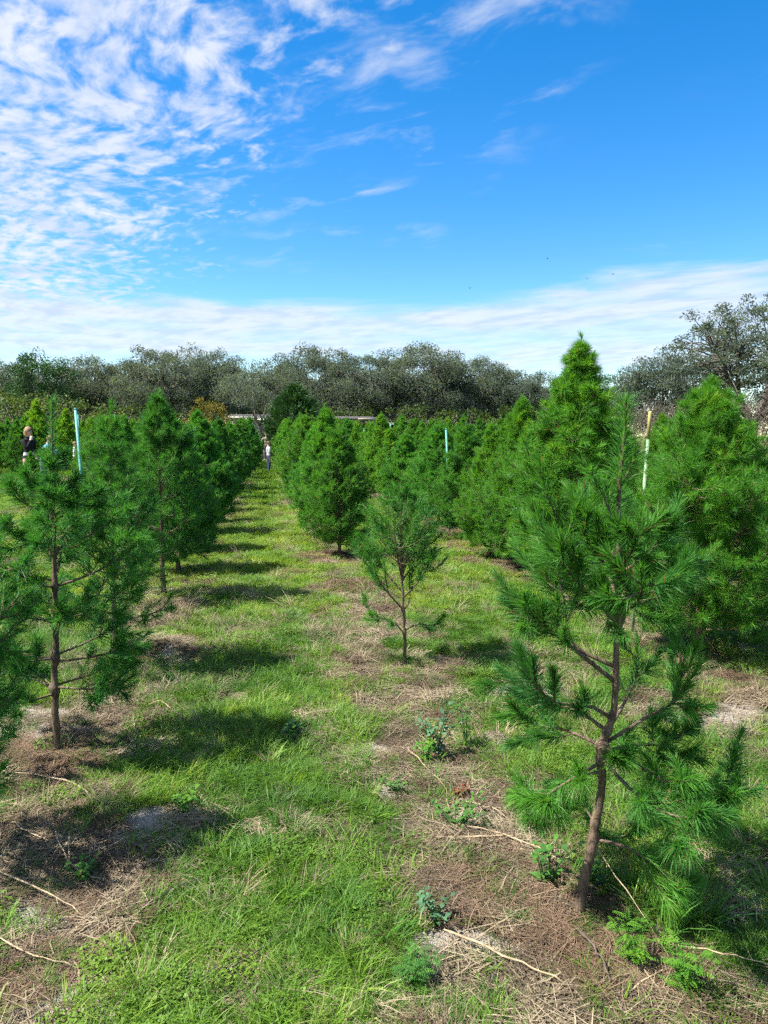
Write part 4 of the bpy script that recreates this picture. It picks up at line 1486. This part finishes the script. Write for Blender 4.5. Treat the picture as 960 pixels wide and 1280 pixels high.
    link('nose', fx.mesh('nose', M['skin'], True), e)
    for s in (-1, 1):
        fx = Geo()
        fx.tube([(s * .021 * h, (fy - .010) * h, (fz + .014) * h), (s * .021 * h, (fy + .001) * h, (fz + .014) * h)], [.006 * h, .004 * h], 6)
        link('eye', fx.mesh('eye', M['dark_wood'], True), e)
        fx = Geo()
        fx.tube([(s * .052 * h, (fy - .058) * h, (fz + .018) * h), (s * .061 * h, (fy - .062) * h, (fz + .008) * h), (s * .054 * h, (fy - .056) * h, (fz - .008) * h)], [.006 * h, .008 * h, .005 * h], 6)
        link('ear', fx.mesh('ear', M['skin'], True), e)
    fx = Geo()
    fx.tube([(-.014 * h, (fy - .007) * h, (fz - .020) * h), (0, (fy - .001) * h, (fz - .021) * h), (.014 * h, (fy - .007) * h, (fz - .020) * h)], .0028 * h, 5)
    link('mouth', fx.mesh('mouth', plain_mat('lips', (.40, .16, .13), .5), True), e)
    e.scale = (1.2, 1.12, 1.0)
    tag(e, label, 'person')
    return e


person(0.0, 32.5, 1.27, R(-75), (.40, .42, .47), (.03, .05, .12), (.10, .06, .035), 'person in pale grey sweatshirt and jeans standing side-on in the grass lane')
person(-.10, 47.0, 1.75, R(180), (.28, .25, .20), (.20, .18, .16), (.12, .08, .05), 'distant person in light clothes at the end of the lane, behind the one in jeans')
person(.34, 47.6, 1.76, R(170), (.015, .015, .02), (.02, .02, .025), (.03, .02, .015), 'distant person dressed in black at the end of the lane')
person(-6.85, 23.5, 1.76, R(-112), (.012, .012, .015), (.02, .022, .03), (.24, .15, .075), 'person in black top with hand raised to mouth, light hair tied up', 'think', band=(.45, .45, .47), long_hair=True)
person(-6.75, 24.6, 1.50, R(-95), (.22, .48, .75), (.10, .12, .16), (.15, .10, .06), 'person in light blue top bending, mostly hidden by the left foreground pine', 'bend', lean=.22)
person(-7.66, 32.3, 1.26, R(-80), (.60, .66, .56), (.03, .05, .045), (.22, .12, .07), 'child in pale shirt and dark trousers walking behind the turquoise stake', 'stride')

# ------------------------------------------------------------------ weeds, stalks and twigs on the ground


def leaf_blade(g, base, d, L, wd, rng, tint, curl=.25):
    d = unit(d)
    sd = unit(np.cross(d, (0, 0, 1)) + rng.normal(0, .15, 3)) * wd * .5
    m = base + d * L * .5 + np.array([0, 0, .06 * L])
    t_ = base + d * L - np.array([0, 0, curl * L])
    g.add([base, m - sd, t_, m + sd, m - np.array([0, 0, .05 * wd])], [(0, 4, 1), (1, 4, 2), (0, 3, 4), (4, 3, 2)], None, tint)


def weed(x, y, h, n, leaf, mat, label, seed, kind='broad', name='weed', spread=.5):
    rng = np.random.RandomState(seed)
    e = empty(name, (x, y, gz(x, y)))
    for k in range(n):
        st, lv = Geo(), Geo()
        a = rng.uniform(0, 6.28)
        sp = spread * rng.uniform(.2, 1)
        top = np.array([math.cos(a) * sp * h, math.sin(a) * sp * h, h * rng.uniform(.6, 1.05)])
        b0 = np.array([rng.normal(0, .008), rng.normal(0, .008), -.01])
        P = spline([b0, top * .5 + np.array([0, 0, h * .1]), top], 8)
        st.tube(P, np.linspace(.0028, .0012, 8), 5, .3)
        m = 9 if kind == 'broad' else 13
        for q in range(m):
            i = 1 + int(q * 6.9 / m)
            az = q * 2.4 + rng.normal(0, .4)
            d = np.array([math.cos(az), math.sin(az), rng.uniform(.05, .7)])
            tn = rng.uniform()
            if kind == 'broad':
                leaf_blade(lv, P[i], d, leaf * rng.uniform(.6, 1.2), leaf * .48, rng, tn)
            else:                           # feathery leaf: midrib with leaflets
                L = leaf * rng.uniform(.7, 1.2)
                dd = unit(d)
                sdv = unit(np.cross(dd, (0, 0, 1)))
                for z in range(7):
                    f = (z + 1) / 7
                    c = P[i] + dd * L * f - np.array([0, 0, .22 * L * f * f])
                    for s in (-1, 1):
                        leaf_blade(lv, c, dd * .7 + sdv * s, L * .34 * (1.15 - .75 * f), L * .10, rng, tn)
        so = link('stem', st.mesh('weed_stem', M['weed'], True), e)
        link('leaves', lv.mesh('weed_leaves', mat), so)
    tag(e, label, 'weed')


weed(.76, 3.42, .27, 9, .045, M['weed_blue'], 'bushy dark broad-leaved weed in the brown strip, between the two nearest pines', 1, spread=.45)
weed(.70, 3.36, .12, 6, .040, M['weed_bright'], 'bright round-leaved weed at the foot of the bushy dark weed', 2, spread=.9)
weed(.93, 3.50, .24, 4, .05, M['weed'], 'upright feathery sprig beside the bushy dark weed', 3, 'fern', spread=.3)
weed(.69, 2.74, .11, 9, .034, M['weed'], 'low spreading green weed in trampled straw, lower middle', 4, spread=1.3)
weed(.90, 2.34, .15, 5, .045, M['weed'], 'leafy weed on the left foot of the nearest pine trunk', 5, spread=.7)
weed(1.03, 2.28, .10, 4, .04, M['weed'], 'little leafy weed on the right foot of the nearest pine trunk', 6, spread=.8)
weed(1.00, 1.92, .14, 4, .048, M['weed_bright'], 'bright feathery weed below the nearest pine, left of a grey twig', 7, 'fern', spread=.55)
weed(1.08, 1.80, .15, 4, .052, M['weed_bright'], 'bright feathery weed at the bottom edge, right of a grey twig', 8, 'fern', spread=.5)
weed(.49, 2.20, .10, 5, .034, M['weed_blue'], 'bluish oblong-leaved weed at the edge of the lane grass', 9, spread=.8)
weed(.37, 1.93, .08, 7, .045, M['weed'], 'jagged-leaved green weed in the grass at bottom centre', 10, 'fern', spread=1.1)
weed(.77, 2.99, .05, 5, .03, M['weed_red'], 'tiny rust-red weed in sandy straw near the low spreading weed', 11, spread=1.1)
weed(.52, 3.12, .05, 6, .03, M['weed'], 'small green rosette left of the rust-red weed', 12, spread=1.4)
weed(-.64, 2.60, .06, 6, .035, M['weed'], 'small bright weed in the straw at lower left', 13, spread=1.2)
weed(-.35, 3.05, .06, 6, .04, M['weed_bright'], 'small bright rosette where straw meets the lane grass at left', 14, spread=1.2)
weed(-.62, 3.6, .07, 7, .03, M['weed_bright'], 'patch of bright clover-like weed right of the left foreground trunk', 15, spread=1.6)
weed(.10, 3.75, .07, 5, .05, M['weed'], 'pale broad-leaved rosette in the mid lane grass', 16, spread=1.3)


def tussock(x, y, n, h0, h1, label, seed, mat=None, lean=.9, wd=.0045):
    rng = np.random.RandomState(seed)
    e = empty('grass_tussock', (x, y, gz(x, y)))
    g = blade_tuft(rng, n, .05, h0, h1, wd, lean, 4)
    link('blades', g.mesh('tussock', mat or M['weed'], False), e)
    tag(e, label, 'tussock')


tussock(-1.22, 3.98, 26, .06, .14, 'little grass tussock on white sand by the left foreground trunk', 1)
tussock(.22, 2.28, 60, .07, .17, 'long-bladed grass tussock in the lane, lower centre', 2)
tussock(.34, 2.15, 50, .07, .16, 'long-bladed grass tussock against the brown strip, lower centre', 3)
tussock(1.15, 2.02, 34, .10, .20, 'broad-bladed tussock right of the needle mat', 4, wd=.008)
tussock(1.30, 2.05, 30, .12, .22, 'dark broad-bladed tussock near the lower right edge', 5, wd=.009)
tussock(-.62, 3.42, 22, .08, .20, 'thin grey-green tussock at the edge of the left straw', 6)
tussock(.95, 3.95, 30, .10, .20, 'upright tussock behind the bushy dark weed', 7)


def stalk(pts, r, label, mat='reed', name='dead_stalk', group='dead stalks on the ground', twigs=()):
    o = Geo()
    P = spline([(a, b, gz(a, b) + c) for a, b, c in pts], 14)
    r *= .66
    jr = np.random.RandomState(int(abs(pts[0][1]) * 997) % 9999)
    P = P + jr.normal(0, .0022, P.shape)
    P[:, 2] -= .002
    P[-3:, 2] -= .01
    r_ = np.linspace(r, r * .6, 14) * (1 + .3 * jr.uniform(-1, 1, 14))
    o.tube(P, r_, 6)
    b = P.mean(0)
    e = empty(name, tuple(b))
    g2 = Geo()
    g2.tube(P - b, r_, 6)
    link('stem', g2.mesh(name, M[mat], True), e)
    rng = np.random.RandomState(int(abs(pts[0][0]) * 1000) % 9999)
    for k in (4, 8, 11):
        g3 = Geo()
        d = unit(P[k + 1] - P[k]) + rng.normal(0, .5, 3)
        g3.tube([P[k] - b, P[k] - b + unit(d) * .02, P[k] - b + unit(d + np.array([0, 0, .2])) * .04], [r * .5, r * .4, r * .15], 4)
        link('side_twig', g3.mesh(name + '_twig', M[mat], True), e)
    tag(e, label, 'stalk', group)


stalk([(.50, 2.13, .03), (.62, 2.00, .035), (.72, 1.90, .03), (.835, 1.83, .02)], .0056, 'thick pale reed lying across bare soil at bottom, left of needle mat')
stalk([(-1.2, 3.45, .03), (-1.0, 3.36, .04), (-.82, 3.27, .03), (-.70, 3.10, .02)], .006, 'pale forked stick in front of the left foreground trunk')
stalk([(-.66, 4.18, .05), (-.58, 4.1, .09), (-.48, 3.95, .06), (-.43, 3.82, .02)], .0034, 'yellow bent straw lying on bright grass, left of the lane')
stalk([(.62, 3.38, .07), (.66, 3.25, .05), (.72, 3.05, .03), (.70, 2.93, .02)], .0036, 'thin bent straw curving below the bushy dark weed')
stalk([(.70, 2.72, .03), (.85, 2.60, .035), (1.0, 2.42, .03)], .0042, 'straight straw pointing at the nearest pine trunk')
stalk([(.60, 2.66, .02), (.80, 2.62, .03), (1.0, 2.60, .03)], .005, 'bundle-like brown stalk lying level left of the nearest pine trunk')
stalk([(.74, 2.95, .03), (.84, 2.82, .04), (.93, 2.70, .02)], .0036, 'short pale straw in the sandy patch above the level stalk')
stalk([(-1.0, 3.0, .03), (-.88, 2.88, .03), (-.76, 2.80, .02)], .004, 'short thick straw piece at the left edge')
stalk([(-.95, 2.66, .03), (-.74, 2.50, .04), (-.55, 2.36, .02)], .004, 'long pale straw slanting through the left straw bed')
stalk([(-.80, 2.86, .04), (-.72, 2.70, .03), (-.62, 2.60, .02), (-.50, 2.58, .02)], .0036, 'bent pale straw ending in a fork at lower left')
stalk([(-.9, 2.35, .03), (-.7, 2.2, .03), (-.5, 2.12, .02)], .004, 'pale straw lowest in the left straw bed')
stalk([(-.60, 2.30, .02), (-.40, 2.42, .03), (-.22, 2.58, .03)], .0042, 'dark thin twig lying across lower left grass', 'deadtwig')
stalk([(-.18, 2.02, .02), (-.02, 2.15, .03), (.10, 2.28, .02)], .0036, 'faint dark twig in the lane grass at bottom', 'deadtwig')
stalk([(1.05, 1.90, .02), (1.045, 1.88, .09), (1.05, 1.86, .17)], .005, 'grey upright broken twig between the two bright feathery weeds', 'deadtwig')
stalk([(.98, 2.25, .25), (1.02, 2.12, .17), (1.08, 1.95, .08), (1.10, 1.86, .03)], .0026, 'thin straw leaning from the nearest pine to the feathery weeds')
stalk([(.90, 2.08, .02), (.905, 1.93, .04), (.90, 1.80, .02)], .0052, 'dark twig lying on the reddish needle mat', 'deadtwig')
stalk([(.80, 3.72, .04), (.92, 3.66, .05), (1.05, 3.60, .03)], .0036, 'pale stick lying behind the bushy dark weed')
stalk([(.62, 2.0, .02), (.60, 1.92, .03), (.55, 1.86, .02)], .004, 'short dark stick at the bottom edge, left of the thick reed', 'deadtwig')
stalk([(1.16, 1.95, .03), (1.28, 1.84, .05), (1.40, 1.78, .03)], .004, 'pale dry stalk slanting into the lower right corner')

# birds: tiny dark specks over the plantation
for k, (x, y, z, lb) in enumerate(((23.8, 56, 13.2, 'left of the two tiny birds above the tallest pine'), (25.8, 56, 13.6, 'right of the two tiny birds above the tallest pine'), (13.7, 52, 11.5, 'lone tiny bird in the blue sky at centre'), (19.9, 54, 14.1, 'tiny bird above the cloud bank at right'))):
    e = empty('bird', (x, y, z), k * 1.3)
    g = Geo()
    g.tube([(0, -.11, 0), (0, -.04, 0), (0, .05, .01), (0, .10, .015), (0, .13, .01)], [.012, .035, .04, .025, .004], 8)
    link('body', g.mesh('bird_body', M['feather'], True), e)
    for s in (-1, 1):
        g = Geo()
        g.add([(0, -.04, .01), (0, .05, .01), (s * .13, .05, .07), (s * .13, -.03, .07), (s * .26, 0, .04), (0, -.04, -.005), (0, .05, -.005), (s * .13, .05, .06), (s * .13, -.03, .06), (s * .26, 0, .035)], [(3, 2, 4), (8, 9, 7)], [(0, 1, 2, 3), (5, 8, 7, 6)])
        link('wing', g.mesh('wing', M['feather']), e)
    e.scale = (.6, .6, .6)
    tag(e, lb, 'bird', 'birds in the sky')
